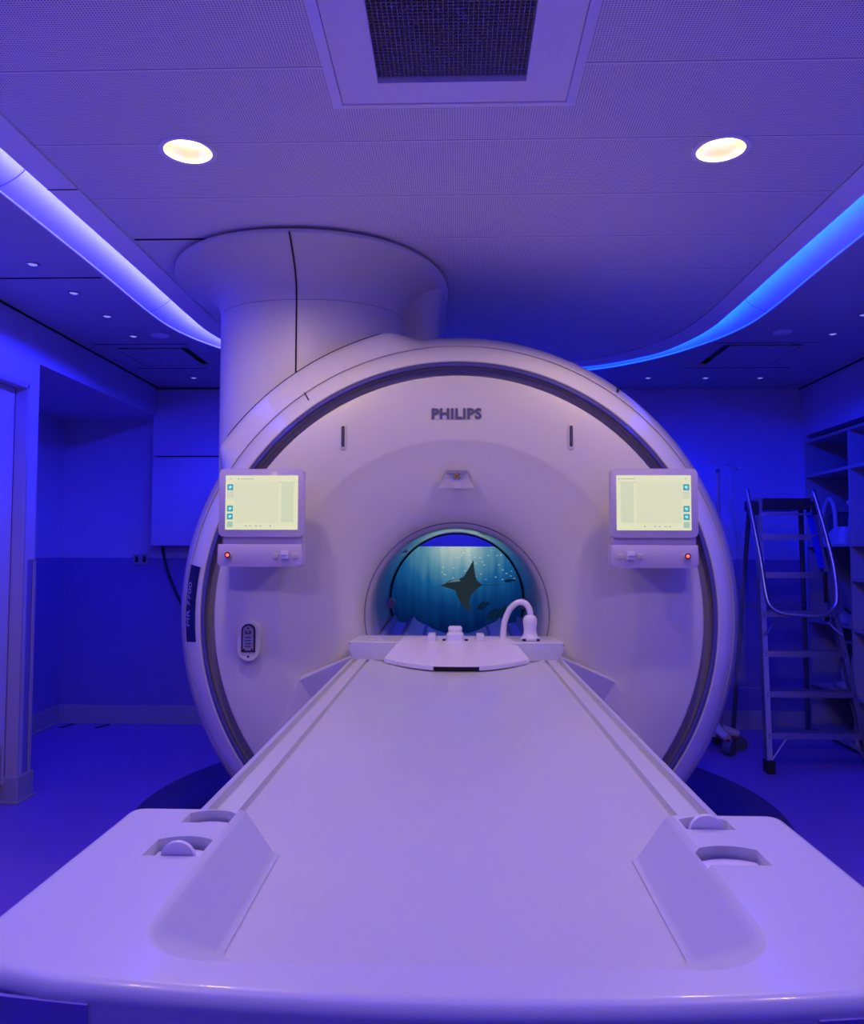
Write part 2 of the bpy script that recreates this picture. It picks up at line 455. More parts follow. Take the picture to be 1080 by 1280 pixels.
# outer ceiling
bm = bmesh.new()
poly_z([(-3.3, YB - 0.1), (3.2, YB - 0.1), (3.2, BACKY + 0.2), (-3.3, BACKY + 0.2)], CEIL, CEIL + 0.015, bm)
cut = poly_z(Pout, CEIL - 0.1, CEIL + 0.1)
DIFF = [(-2.10, -1.65, 4.79, 5.27), (1.60, 2.08, 4.79, 5.33)]
cutters = [cut] + [box(a, b_, c, d, CEIL - 0.1, CEIL + 0.1) for a, b_, c, d in DIFF]
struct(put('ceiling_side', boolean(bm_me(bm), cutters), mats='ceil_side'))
# cove: curved white reflector from above the inner lip down to the outer edge
def offs(P, d):
    n = len(P); out = []
    for i in range(n):
        p0 = Vector(P[i - 1]); p1 = Vector(P[(i + 1) % n]); t = (p1 - p0).normalized(); nn = Vector((t.y, -t.x))
        out.append((P[i][0] + nn.x * d, P[i][1] + nn.y * d))
    return out
bm = bmesh.new()
sgn = 1 if Vector(offs(Pin, 0.1)[10]).x > Pin[10][0] else -1
prof = [(-0.10, 0.02), (-0.10, 0.12), (-0.03, 0.140), (0.02, 0.118)]
rings = []
for d, z in prof: rings.append([bm.verts.new((x, y, CEIL + z)) for x, y in offs(Pin, sgn * d)])
for t, z in ((0.30, 0.086), (0.44, 0.054), (0.58, 0.034), (0.78, 0.014), (1.0, 0.0)):
    rings.append([bm.verts.new((a_[0] * (1 - t) + b_[0] * t, a_[1] * (1 - t) + b_[1] * t, CEIL + z)) for a_, b_ in zip(Pin, Pout)])
for i in range(len(rings) - 1):
    for j in range(len(rings[0])):
        k = (j + 1) % len(rings[0])
        bm.faces.new((rings[i][j], rings[i][k], rings[i + 1][k], rings[i + 1][j]))
struct(put('trim_light_cove', bm_me(bm), mats='cove', smooth=180))
# bright thin rim beads on the outer cove edge
bm = bmesh.new(); add_tube(bm, [(x, y, CEIL - 0.002) for x, y in Pout], 0.005, 6, closed=True)
struct(put('trim_cove_rim', bm_me(bm), mats='cove', smooth=180))

# LED strips lying on the inner lip
def led(name, sel, colr, label, cat='led strip'):
    m = mat(name + '_glow', (0.2, 0.2, 0.3), 0.5, emit=colr[0], strength=colr[1])
    M[name] = m
    P = [p for p in offs(Pin, sgn * -0.006) if sel(p)]
    bm = bmesh.new()
    lo = [bm.verts.new((x, y, CEIL + 0.030)) for x, y in P]; hi = [bm.verts.new((x, y, CEIL + 0.056)) for x, y in P]
    for i in range(len(P) - 1): bm.faces.new((lo[i], lo[i + 1], hi[i + 1], hi[i]))
    me = bm_me(bm)
    o = put('led_strip', me, mats=name)
    tag(o, label, cat)
    return o
n_all = offs(Pin, sgn * -0.035)
led('led_r', lambda p: p[0] > 0.02 and p[1] > -1.1, LED_RIGHT, 'bright cyan blue light strip curving through the right ceiling cove')
led('led_l', lambda p: p[0] < -0.02 and p[1] > -1.1, LED_LEFT, 'violet blue light strip running along the left ceiling cove')

# cove segment joints
NV = len(Pin); bm = bmesh.new()
def cove_joint(side, y):
    k = min((q for q in range(NV) if Pin[q][0] * side > 0.5), key=lambda q: abs(Pin[q][1] - y))
    dy = y - Pin[k][1]
    A = []; B = []
    for (px, py), (qx, qy) in [(Pin[k], Pout[k])]:
        for t, z in ((0.12, 0.104), (0.30, 0.084), (0.44, 0.052), (0.58, 0.032), (0.78, 0.012), (1.0, -0.003)):
            X = px * (1 - t) + qx * t; Y = py * (1 - t) + qy * t + dy
            A.append(bm.verts.new((X, Y - 0.002, CEIL + z))); B.append(bm.verts.new((X, Y + 0.002, CEIL + z)))
    for q in range(len(A) - 1): bm.faces.new((A[q], A[q + 1], B[q + 1], B[q]))
cove_joint(-1, 2.64); cove_joint(-1, 4.06); cove_joint(1, 4.13)
struct(put('trim_cove_joint', bm_me(bm), mats='band'))

# plain ceiling panel joints
def cj(x0, x1, y0, y1): struct(put('trim_ceiling_joint', box(x0, x1, y0, y1, CEIL - 0.002, CEIL + 0.001), mats='seam'))
cj(XL, -1.62, 3.535, 3.547)
cj(-1.29, -0.95, 3.10, 3.113)
cj(-1.62, -2.2, 4.70, 4.705); cj(-1.7, -2.18, 5.33, 5.335)
cj(1.53, 2.15, 4.74, 4.745); cj(1.52, 2.24, 5.385, 5.39)
cj(-1.415, -1.31, 2.66, 2.664)

# walls
struct(put('wall_back', box(-3.2, 3.1, BACKY, BACKY + 0.1, 0, CEIL + 0.02), mats='wall'))
struct(put('wall_rear', box(-3.2, 3.1, YB - 0.1, YB, 0, CEIL + 0.02), mats='wall'))
bm = bmesh.new()
add_box(bm, XL - 0.12, XL, YB, 2.9, 0, CEIL + 0.01)
add_box(bm, XL - 0.12, XL, 2.9, 4.154, 2.18, CEIL + 0.01)
add_box(bm, XL - 0.8, XL, 4.154, 4.262, 0, CEIL + 0.01)
add_box(bm, XL - 0.12, XL, 4.262, BACKY, 2.325, CEIL + 0.01)
struct(put('wall_left', bm_me(bm), mats='wall'))
bm = bmesh.new()
add_box(bm, -3.15, -3.05, 4.262, BACKY, 0, 2.4)
struct(put('wall_alcove', bm_me(bm), mats='wall'))
struct(put('ceiling_alcove', box(-3.15, XL - 0.12, 4.262, BACKY, 2.325, 2.36), mats='wall'))
NY0, NY1, NZ = 3.6, 6.03, 2.18
bm = bmesh.new()
add_box(bm, XR, XR + 0.1, YB, NY0, 0, CEIL + 0.01)
add_box(bm, XR, XR + 0.1, NY0, BACKY, NZ, CEIL + 0.01)
add_box(bm, XR, XR + 0.5, NY1, BACKY, 0, NZ)
add_box(bm, XR + 0.45, XR + 0.5, NY0, NY1, 0, NZ)
add_box(bm, XR, XR + 0.5, NY0 - 0.05, NY0, 0, NZ)
struct(put('wall_right', bm_me(bm), mats='wall'))

# wainscot, baseboards
bm = bmesh.new()
add_box(bm, -3.05, 2.6, BACKY - 0.006, BACKY, 0.10, 1.256)
add_box(bm, -3.05, -3.044, 4.262, BACKY, 0.10, 1.256)
struct(put('trim_wainscot', bm_me(bm), mats='wainscot'))
bm = bmesh.new()
add_box(bm, -3.04, 2.6, BACKY - 0.022, BACKY - 0.004, 0, 0.135, 0.004)
add_box(bm, -3.04, 2.6, BACKY - 0.045, BACKY - 0.01, 0, 0.012, 0.003)
struct(put('baseboard_back', bm_me(bm), mats='base'))
bm = bmesh.new()
add_box(bm, -3.05, -3.03, 4.29, BACKY, 0, 0.135, 0.004)
add_box(bm, -3.05, -3.005, 4.29, BACKY, 0, 0.012, 0.003)
struct(put('baseboard_alcove', bm_me(bm), mats='base'))
bm = bmesh.new()
add_box(bm, XL - 0.01, XL + 0.016, YB, 2.86, 0, 0.135, 0.004)
add_box(bm, XL - 0.30, XL + 0.016, 4.13, 4.285, 0, 0.137, 0.005)
add_box(bm, XL - 0.30, XL + 0.026, 4.12, 4.295, 0, 0.012, 0.003)
struct(put('baseboard_left', bm_me(bm), mats='base'))
bm = bmesh.new(); add_box(bm, XR - 0.016, XR + 0.01, YB, NY0, 0, 0.135, 0.004)
struct(put('baseboard_right', bm_me(bm), mats='base'))
# corner guards at the end of the left wall
bm = bmesh.new()
add_box(bm, XL - 0.002, XL + 0.006, 4.185, 4.232, 0.137, 1.256, 0.002)
struct(put('trim_wall_guard', bm_me(bm), mats='wainscot'))
bm = bmesh.new()
add_box(bm, XL - 0.03, XL + 0.008, 4.238, 4.268, 0.137, 1.262, 0.003)
add_box(bm, XL - 0.002, XL + 0.008, 4.185, 4.268, 1.254, 1.262, 0.001)
struct(put('trim_corner_guard', bm_me(bm), mats='trimw'))
bm = bmesh.new(); add_box(bm, XL - 0.002, XL + 0.004, 4.232, 4.238, 0.137, 1.254)
struct(put('trim_guard_gap', bm_me(bm), mats='seam'))
# door in the left wall
bm = bmesh.new()
add_box(bm, XL - 0.06, XL + 0.006, 4.135, 4.156, 0.13, 2.185, 0.003)
add_box(bm, XL - 0.06, XL + 0.006, 2.88, 2.92, 0.0, 2.185, 0.003)
add_box(bm, XL - 0.06, XL + 0.006, 2.88, 4.156, 2.165, 2.195, 0.003)
struct(put('door_1_frame', bm_me(bm), mats='trimw'))
d = struct(put('door_1', box(XL - 0.11, XL - 0.06, 2.92, 4.133, 0.10, 2.165, 0.003), mats='wall'))
put('door_handle', tube([(XL - 0.06, 3.02, 1.02), (XL - 0.005, 3.02, 1.02), (XL - 0.005, 3.15, 1.02)], 0.009, 10), d, mats='chrome', smooth=40)
put('kick_plate', box(XL - 0.0605, XL - 0.057, 2.95, 4.10, 0.11, 0.30), d, mats='alu')
# joint between wall and ceiling on the left, right and back
for (a_, b_, c, d_) in ((XL, XL + 0.012, YB, BACKY), (XR - 0.012, XR, YB, BACKY)):
    struct(put('trim_ceiling_shadow_gap', box(a_, b_, c, d_, CEIL - 0.006, CEIL - 0.0005), mats='seam'))

# wall cupboards on the back wall (upper pair)
def cupboard(z0, z1, label):
    t = thing('wall_cupboard', label, 'cupboard', (-1.95, 6.03, z0), 'white cupboards on the back wall')
    put('body', box(-2.30, -1.60, 5.985, BACKY - 0.001, z0 + 0.004, z1 - 0.004), t, mats='seam')
    put('door', box(-2.305, -1.60, 5.965, 5.984, z0 + 0.003, z1 - 0.003, 0.004), t, mats='wall')
cupboard(1.345, 2.022, 'lower of the two flat white cupboards on the back wall')
cupboard(2.026, 2.54, 'upper of the two flat white cupboards on the back wall, touching the ceiling')
tag(put('wall_cable', tube(smooth_path([(-2.25, 6.06, 1.40), (-2.245, 6.05, 1.33), (-2.20, 6.05, 1.15), (-2.13, 6.06, 0.98), (-2.04, 6.06, 0.82), (-1.95, 6.06, 0.72), (-1.85, 6.06, 0.70)], 5), 0.011, 8), mats='cable', smooth=180),
    'dark cable hanging below the lower white cupboard on the back wall', 'cable')
t = thing('wall_outlet', 'double wall outlet plate at the top of the blue wainscot in the alcove', 'outlet', (-2.43, 6.09, 1.215))
put('plate', box(-2.49, -2.37, BACKY - 0.012, BACKY - 0.006, 1.205, 1.285, 0.002), t, mats='base')
for x in (-2.46, -2.40):
    put('socket', box(x - 0.012, x + 0.012, BACKY - 0.014, BACKY - 0.011, 1.222, 1.268, 0.001), t, mats='dark')
for i, x in enumerate((-2.91, -2.64)):
    tag(put('floor_slot', poly_z([(x - 0.035, 5.91), (x - 0.005, 5.91), (x + 0.032, 6.03), (x + 0.008, 6.03)], 0.0, 0.004), mats='dark'),
        ('thin dark slot in the floor by the alcove wall, nearest the alcove corner', 'thin dark slot in the floor by the alcove wall, nearer the scanner')[i], 'floor slot', 'floor slots in the alcove')

# ------------------------------------------------------------------ ceiling vent
t = thing('ceiling_vent', 'square air vent in a wide pale frame with a dark eggcrate grille', 'vent', (-0.01, 1.68, CEIL - 0.01))
gx0, gx1, gy0, gy1 = -0.21, 0.182, 1.31, 2.052
ix0, ix1, iy0, iy1 = -0.318, 0.30, 1.21, 2.15
def frame_me(o, i, zo0, zo1, zi0, zi1):
    bm = bmesh.new()
    O = [(o[0], o[2]), (o[1], o[2]), (o[1], o[3]), (o[0], o[3])]; I = [(i[0], i[2]), (i[1], i[2]), (i[1], i[3]), (i[0], i[3])]
    a = [bm.verts.new((*p, zo0)) for p in O]; b = [bm.verts.new((*p, zi0)) for p in I]
    c = [bm.verts.new((*p, zo1)) for p in O]; d = [bm.verts.new((*p, zi1)) for p in I]
    for k in range(4):
        j = (k + 1) % 4
        bm.faces.new((a[k], a[j], b[j], b[k])); bm.faces.new((c[k], c[j], d[j], d[k]))
        bm.faces.new((a[k], a[j], c[j], c[k])); bm.faces.new((b[k], b[j], d[j], d[k]))
    return bm_me(bm)
put('outer_frame', frame_me((VX0, VX1, VY0, VY1), (ix0, ix1, iy0, iy1), CEIL - 0.004, CEIL + 0.02, CEIL - 0.012, CEIL + 0.02), t, mats='ceil')
put('inner_frame', frame_me((ix0 + 0.002, ix1 - 0.002, iy0 + 0.002, iy1 - 0.002), (gx0, gx1, gy0, gy1), CEIL - 0.009, CEIL + 0.02, CEIL - 0.009, CEIL + 0.02), t, mats='ceil')
bm = bmesh.new()
x = gx0
while x < gx1: add_box(bm, x - 0.0007, x + 0.0007, gy0, gy1, CEIL + 0.003, CEIL + 0.018); x += 0.0118
y = gy0
while y < gy1: add_box(bm, gx0, gx1, y - 0.0007, y + 0.0007, CEIL + 0.002, CEIL + 0.018); y += 0.0118
put('grille', bm_me(bm), t, mats='grille')
put('duct_back', box(gx0 - 0.005, gx1 + 0.005, gy0 - 0.005, gy1 + 0.005, CEIL + 0.06, CEIL + 0.07), t, mats='grille_dark')

# ------------------------------------------------------------------ recessed downlights
def downlight(x, y, label, power, visible=True):
    t = thing('downlight', label, 'ceiling light', (x, y, CEIL), 'warm recessed downlights')
    put('trim_ring', lathe_z([(0.088, CEIL + 0.002), (0.088, CEIL - 0.005), (0.083, CEIL - 0.007), (0.073, CEIL - 0.005), (0.072, CEIL + 0.004)], x, y, 40), t, mats='ceil', smooth=50)
    put('reflector', lathe_z([(0.072, CEIL + 0.001), (0.062, CEIL + 0.03), (0.058, CEIL + 0.034), (0.055, CEIL + 0.07)], x, y, 40), t, mats='reflector', smooth=60)
    put('lamp', lathe_z([(0.0005, CEIL + 0.034), (0.03, CEIL + 0.034), (0.048, CEIL + 0.042), (0.054, CEIL + 0.07)], x, y, 32), t, mats='warmlamp', smooth=180)
    l = bpy.data.lights.new('downlight_beam', 'SPOT'); l.energy = power; l.color = WARM
    l.spot_size = math.radians(168); l.spot_blend = 0.6; l.shadow_soft_size = 0.05
    o = bpy.data.objects.new('beam', l); COL.objects.link(o); o.parent = t; o.location = (0, 0, -0.012)
downlight(-0.838, 2.407, 'round warm yellow recessed downlight left of the vent', SPOT_W)
downlight(0.815, 2.44, 'round warm yellow recessed downlight right of the vent', SPOT_W)
downlight(-0.95, 0.94, 'warm recessed downlight in the ceiling above the camera, left', REAR_SPOT_W)
downlight(0.94, 0.94, 'warm recessed downlight in the ceiling above the camera, right', REAR_SPOT_W)

# blue fill light added out of view above the camera to brighten the table
def wash(x, y, sx, sy, e, c, label):
    t = thing('added_fill_panel', label, 'ceiling light', (x, y, CEIL - 0.01))
    put('fill_frame', frame_me((x - sx / 2 - 0.02, x + sx / 2 + 0.02, y - sy / 2 - 0.02, y + sy / 2 + 0.02), (x - sx / 2, x + sx / 2, y - sy / 2, y + sy / 2), CEIL - 0.012, CEIL, CEIL - 0.012, CEIL), t, mats='ceil')
    l = bpy.data.lights.new('added_fill', 'AREA'); l.shape = 'RECTANGLE'; l.size = sx; l.size_y = sy; l.energy = e; l.color = c
    o = bpy.data.objects.new('wash', l); COL.objects.link(o); o.parent = t; o.location = (0, 0, -0.01)
wash(0.0, 0.66, 1.6, 0.6, WASH[1], WASH[0], 'wide unseen violet fill light added in the ceiling above the camera')

# ------------------------------------------------------------------ tiny star lights in the side ceilings
def star(x, y, label):
    t = thing('star_light', label, 'ceiling light', (x, y, CEIL), 'tiny round spotlights in the side ceilings')
    put('trim_ring', lathe_z([(0.030, CEIL + 0.0), (0.030, CEIL - 0.004), (0.026, CEIL - 0.006), (0.021, CEIL - 0.004), (0.020, CEIL - 0.001)], x, y, 20), t, mats='alu', smooth=60)
    put('lens', lathe_z([(0.021, CEIL - 0.001), (0.012, CEIL - 0.006), (0.0005, CEIL - 0.008)], x, y, 20), t, mats='star', smooth=180)
    return t
s0 = star(-1.845, 3.365, 'tiny round ceiling spotlight on the left, nearest to the camera')
for x, y, lb in ((-1.85, 3.75, 'tiny round ceiling spotlight, second along the left row'), (-1.855, 4.13, 'tiny round ceiling spotlight, third along the left row'),
                 (-1.873, 4.52, 'tiny round ceiling spotlight just before the left ceiling slot diffuser'), (-1.885, 5.62, 'tiny round ceiling spotlight above the left wall cupboards'),
                 (2.125, 4.19, 'tiny round ceiling spotlight on the right, cut by the photo edge'), (2.135, 4.557, 'tiny round ceiling spotlight beside the right smoke detector'),
                 (2.154, 5.70, 'tiny round ceiling spotlight, rightmost of the three at the back'), (1.768, 5.693, 'tiny round ceiling spotlight, middle of the three at the back right'),
                 (1.36, 5.685, 'tiny round ceiling spotlight at the back, nearest the scanner')):
    copy_tree(s0, (x + 1.845, y - 3.365, 0), lb)
for x, y, lb in ((-1.713, 4.508, 'flat round detector disc in the left side ceiling'), (1.836, 4.517, 'flat round detector disc in the right side ceiling')):
    t = thing('ceiling_detector', lb, 'detector', (x, y, CEIL))
    put('rim', lathe_z([(0.052, CEIL), (0.052, CEIL - 0.004), (0.046, CEIL - 0.006)], x, y, 28), t, mats='ceil', smooth=60)
    put('cover', lathe_z([(0.046, CEIL - 0.004), (0.042, CEIL - 0.008), (0.0005, CEIL - 0.008)], x, y, 28), t, mats='ceil', smooth=60)
# slot diffusers: a plate dropped into a recess with a shadow gap on two sides
for i, (a_, b_, c, d_) in enumerate(DIFF):
    t = thing('slot_diffuser', ('recessed air diffuser panel with dark slots in the left side ceiling', 'recessed air diffuser panel with dark slots in the right side ceiling')[i], 'vent', ((a_ + b_) / 2, (c + d_) / 2, CEIL))
    put('recess', box(a_ - 0.01, b_ + 0.01, c - 0.01, d_ + 0.01, CEIL + 0.05, CEIL + 0.06), t, mats='ceil_side')
    bm = bmesh.new()
    for q in ((a_ - 0.01, a_, c, d_), (b_, b_ + 0.01, c, d_), (a_, b_, c - 0.01, c), (a_, b_, d_, d_ + 0.01)): add_box(bm, *q, CEIL + 0.0155, CEIL + 0.06)
    put('collar', bm_me(bm), t, mats='seam')
    g = 0.055
    q = (a_ + 0.004, b_ - g, c + g, d_ - 0.004) if i == 0 else (a_ + g, b_ - 0.004, c + g, d_ - 0.004)
    put('plate', box(*q, CEIL + 0.002, CEIL + 0.01, 0.002), t, mats='ceil_side')

# ================================================================== THE SCANNER
G = thing('mri_scanner', 'large white ring shaped MRI scanner with an open lit bore', 'mri scanner', (0, 3.9, 0.0))
# front face: flat annulus, crease, shallow funnel to the bore
# openings for the slots are shallow so they are separate inlays
put('front_cover', lathe_y([(0.945, 3.112), (0.943, 3.103), (0.936, 3.100), (0.80, 3.098), (0.70, 3.100), (0.689, 3.101), (0.68, 3.104), (0.62, 3.118), (0.55, 3.135), (0.48, 3.156), (0.43, 3.178), (0.40, 3.200), (0.383, 3.222), (0.374, 3.245)]), G, mats='face', smooth=180)
put('bore_ring', lathe_y([(0.3745, 3.243), (0.3715, 3.240), (0.369, 3.246)]), G, mats='port_grey', smooth=180)
bl = put('bore_liner', lathe_y([(0.369, 3.244), (0.358, 3.27), (0.352, 3.31), (0.350, 3.36), (0.350, 3.8), (0.352, 4.1), (0.357, 4.30), (0.37, 4.40), (0.42, 4.5)]), G, mats='shell', smooth=180)
put('bore_rear_ring', lathe_y([(0.356, 4.275), (0.349, 4.28), (0.349, 4.305), (0.357, 4.31)]), G, mats='dark', smooth=40)
put('groove_ring', lathe_y([(0.944, 3.112), (0.950, 3.135), (0.975, 3.135), (0.980, 3.120)]), G, mats='groove', smooth=35)
put('lip_reflection_band', lathe_y([(0.980, 3.121), (0.981, 3.098), (0.984, 3.095), (0.994, 3.100), (0.997, 3.108)]), G, mats='band', smooth=35)  # shell lip, its blue reflection painted in by the material
shell_prof = [(0.997, 3.109), (0.999, 3.104), (1.003, 3.102), (1.03, 3.118), (1.058, 3.146), (1.082, 3.178), (1.1035, 3.215), (1.125, 3.26), (1.146, 3.31), (1.168, 3.38), (1.184, 3.46), (1.195, 3.60), (1.198, 3.80), (1.19, 4.05), (1.165, 4.28), (1.12, 4.42), (1.04, 4.50), (0.42, 4.52)]
sh = put('outer_shell', lathe_y(shell_prof, 200), G, mats='shell', smooth=22)
put('shell_seam', lathe_y([(1.0770, 3.1685), (1.0785, 3.1650), (1.0815, 3.1690), (1.082, 3.176)], 200), G, mats='bezel', smooth=180)
# radial shell seams
def shell_seam(ang, i0, i1, wd=0.004):
    bm = bmesh.new(); pr_ = shell_prof[i0:i1]
    c, s = math.cos(ang), math.sin(ang); A = []; B = []
    for r, y in pr_:
        r += 0.0022; yy = y - 0.002
        A.append(bm.verts.new((r * c - s * wd, yy, 1.05 + r * s + c * wd))); B.append(bm.verts.new((r * c + s * wd, yy, 1.05 + r * s - c * wd)))
    for k in range(len(A) - 1): bm.faces.new((A[k], A[k + 1], B[k + 1], B[k]))
    put('shell_joint', bm_me(bm), G, mats='seam')
shell_seam(math.radians(54.3), 6, 14, 0.006)
shell_seam(math.radians(124.5), 3, 14, 0.003)

# shoulder collar under the column with a dark gap line
def shoulder(name, pf, m, g0, g1, taper, n=70, ext=0.0):
    """raised band on the shell whose relief fades out at both ends; pf = [(r, y, lift)]"""
    bm = bmesh.new(); rings = []
    for k in range(n + 1):
        dg = g0 + (g1 - g0) * k / n; a = math.radians(dg)
        u = min(1.0, (dg - g0) / taper, (g1 - dg) / (taper * 0.6)); u = max(0.0, u); u = u * u * (3 - 2 * u)
        rings.append([bm.verts.new(((r + l * u) * math.cos(a), y - ly * u, 1.05 + (r + l * u) * math.sin(a))) for r, y, l, ly in pf])
    for k in range(n):
        for q in range(len(pf) - 1): bm.faces.new((rings[k][q], rings[k + 1][q], rings[k + 1][q + 1], rings[k][q + 1]))
    return put(name, bm_me(bm), G, mats=m, smooth=180)
SHO = [(1.080, 3.177, -0.002, 0.0), (1.102, 3.214, 0.012, 0.018), (1.122, 3.256, 0.038, 0.034), (1.143, 3.308, 0.048, 0.058), (1.150, 3.33, 0.047, 0.066), (1.165, 3.38, 0.030, 0.06)]
shoulder('column_collar', SHO, 'shell', 96, 150, 9)
shoulder('collar_gap', [(1.1445, 3.312, 0.0470, 0.056), (1.1475, 3.314, 0.0505, 0.056), (1.150, 3.33, 0.0505, 0.05)], 'seam', 98, 147, 8)

# service column (superellipse) and its ceiling flange
CXc, CYc = -0.660, 3.715
def selli(cx, cy, a_, b_, n=96, e=2.35):
    out = []
    for i in range(n):
        t = 2 * PI * i / n; c, s = math.cos(t), math.sin(t)
        out.append((cx + a_ * math.copysign(abs(c) ** (2 / e), c), cy + b_ * math.copysign(abs(s) ** (2 / e), s)))
    return out
def loft_z(levels, cap=False):
    bm = bmesh.new(); rings = [[bm.verts.new((x, y, z)) for x, y in P] for P, z in levels]
    for i in range(len(rings) - 1):
        for j in range(len(rings[0])):
            k = (j + 1) % len(rings[0]); bm.faces.new((rings[i][j], rings[i][k], rings[i + 1][k], rings[i + 1][j]))
    if cap: bm.faces.new(rings[0]); bm.faces.new(rings[-1])
    return bm_me(bm)
ca, cb = 0.43, 0.43
put('service_column', loft_z([(selli(CXc, CYc, ca, cb), 1.30), (selli(CXc, CYc, ca, cb), 2.36)]), G, mats='face', smooth=180)
fl = []
for t, z in ((0.0, 2.36), (0.01, 2.385), (0.05, 2.415), (0.14, 2.443), (0.30, 2.470), (0.52, 2.492), (0.78, 2.510), (1.0, 2.520), (1.012, 2.524), (1.012, 2.534), (1.0, 2.537)):
    fl.append((selli(CXc, CYc + 0.0 * t, ca + (0.615 - ca) * t + 0.0, cb + (0.735 - cb) * t, e=2.35 - 0.15 * t), z))
put('column_flange', loft_z(fl + [(selli(CXc, CYc, 0.3, 0.3), 2.537)]), G, mats='face', smooth=50)
put('flange_collar', loft_z([(selli(CXc, CYc, 0.57, 0.69, e=2.2), 2.537), (selli(CXc, CYc, 0.57, 0.69, e=2.2), CEIL)]), G, mats='seam')
put('column_groove', loft_z([(selli(CXc, CYc, ca + 0.0012, cb + 0.0012), 2.3585), (selli(CXc, CYc, ca + 0.0012, cb + 0.0012), 2.3605)]), G, mats='groove')
# vertical joint on the column
bm = bmesh.new(); pts = []
def colfront(x, a_=ca, b_=cb, e=2.35):
    u = max(0.0, 1 - abs((x - CXc) / a_) ** e); return CYc - b_ * u ** (1 / e)
xs = -0.672
zl = [2.00, 2.2, 2.36]
P = [(xs, colfront(xs) - 0.0015, z) for z in zl]
for (S_, z), t in zip(fl[1:9], (0.01, 0.05, 0.14, 0.30, 0.52, 0.78, 1.0, 1.012)):
    bb = cb + (0.735 - cb) * t
    P.append((xs + 0.032 * t, CYc - bb - 0.0015, z - 0.0015))
add_tube(bm, P, 0.0035, 6)
put('column_joint', bm_me(bm), G, mats='seam')
# cable duct lobe behind the column
put('cable_duct', loft_z([(rrect(-0.42, -0.085, 3.62, 4.35, 0.08), z) for z in (1.9, 2.42)] + [(rrect(-0.42, -0.065, 3.60, 4.35, 0.08), 2.50), (rrect(-0.42, -0.055, 3.58, 4.35, 0.08), 2.53)], True), G, mats='face', smooth=40)

# logo
rotx = Matrix.Rotation(PI / 2, 4, 'X')
put('logo', text_mesh('PHILIPS', 0.056, 0.0015, Matrix.Translation((-0.002, 3.0965, 1.840)) @ rotx, 1.0, 0.0022), G, mats='logo')
# laser slots
for x in (-0.4445, 0.4425):
    s = put('laser_slot', poly_y(rrect(x - 0.0125, x + 0.0125, 1.700, 1.806, 0.0124), 3.094, 3.100, 0.002), G, mats='face', smooth=40)
    put('slot_window', poly_y(rrect(x - 0.006, x + 0.006, 1.712, 1.794, 0.0058), 3.0925, 3.096), s, mats='dark')
    put('slot_glass', poly_y(rrect(x - 0.002, x + 0.002, 1.716, 1.790, 0.0018), 3.0915, 3.094), s, mats='logo')
# central recessed window with warning triangle
bm = bmesh.new()
def V(x, y, z): return bm.verts.new((x, y, z))
o_ = [V(-0.072, 3.126, 1.553), V(0.070, 3.126, 1.553), V(0.045, 3.106, 1.624), V(-0.047, 3.106, 1.624)]
m_ = [V(-0.050, 3.118, 1.590), V(0.049, 3.118, 1.590)]
bm.faces.new((o_[3], o_[2], m_[1], m_[0])); bm.faces.new((m_[0], m_[1], o_[1], o_[0])); bm.faces.new((o_[3], m_[0], o_[0])); bm.faces.new((o_[2], o_[1], m_[1]))
hood = put('laser_hood', bm_me(bm), G, mats='face')
put('hood_recess', poly_y([(-0.043, 1.621), (0.041, 1.621), (0.037, 1.608), (-0.039, 1.608)], 3.100, 3.106), hood, mats='port_grey')
wt = put('warning_triangle', poly_y([(-0.0135, 1.590), (0.0135, 1.590), (0.0, 1.6135)], 3.0975, 3.101), hood, mats='dark')
bm = bmesh.new()
A = [(-0.0105, 1.5918), (0.0105, 1.5918), (0.0, 1.6098)]; B = [(-0.0062, 1.5945), (0.0062, 1.5945), (0.0, 1.6052)]
va = [bm.verts.new((x, 3.0968, z)) for x, z in A]; vb = [bm.verts.new((x, 3.0968, z)) for x, z in B]
for k in range(3): bm.faces.new((va[k], va[(k + 1) % 3], vb[(k + 1) % 3], vb[k]))
put('warning_border', bm_me(bm), hood, mats='yellow')
# connection port, lower left
pt = put('connection_port', poly_y(rrect(-0.841, -0.757, 0.884, 1.036, 0.0419, 10), 3.070, 3.099, 0.006), G, mats='face', smooth=40)
put('port_recess', poly_y(rrect(-0.826, -0.772, 0.918, 1.026, 0.0265, 8, (0, 0, 1, 1)), 3.066, 3.070), pt, mats='dark')
put('port_plate', poly_y(rrect(-0.819, -0.779, 0.924, 1.018, 0.0195, 8, (0, 0, 1, 1)), 3.063, 3.066), pt, mats='port_grey')
bm = bmesh.new()
for z in (0.990, 0.974, 0.962, 0.951, 0.940): add_box(bm, -0.811, -0.787, 3.0615, 3.063, z - 0.0016, z + 0.0016)
for x, z in ((-0.807, 0.996), (-0.791, 0.996), (-0.814, 0.928), (-0.784, 0.928), (-0.799, 1.009)): add_box(bm, x - 0.0035, x + 0.0035, 3.0613, 3.063, z - 0.003, z + 0.003)
put('port_contacts', bm_me(bm), pt, mats='dark')
put('port_screw', disc_y(-0.799, 0.901, 3.068, 3.071, 0.004, 14), pt, mats='dark')
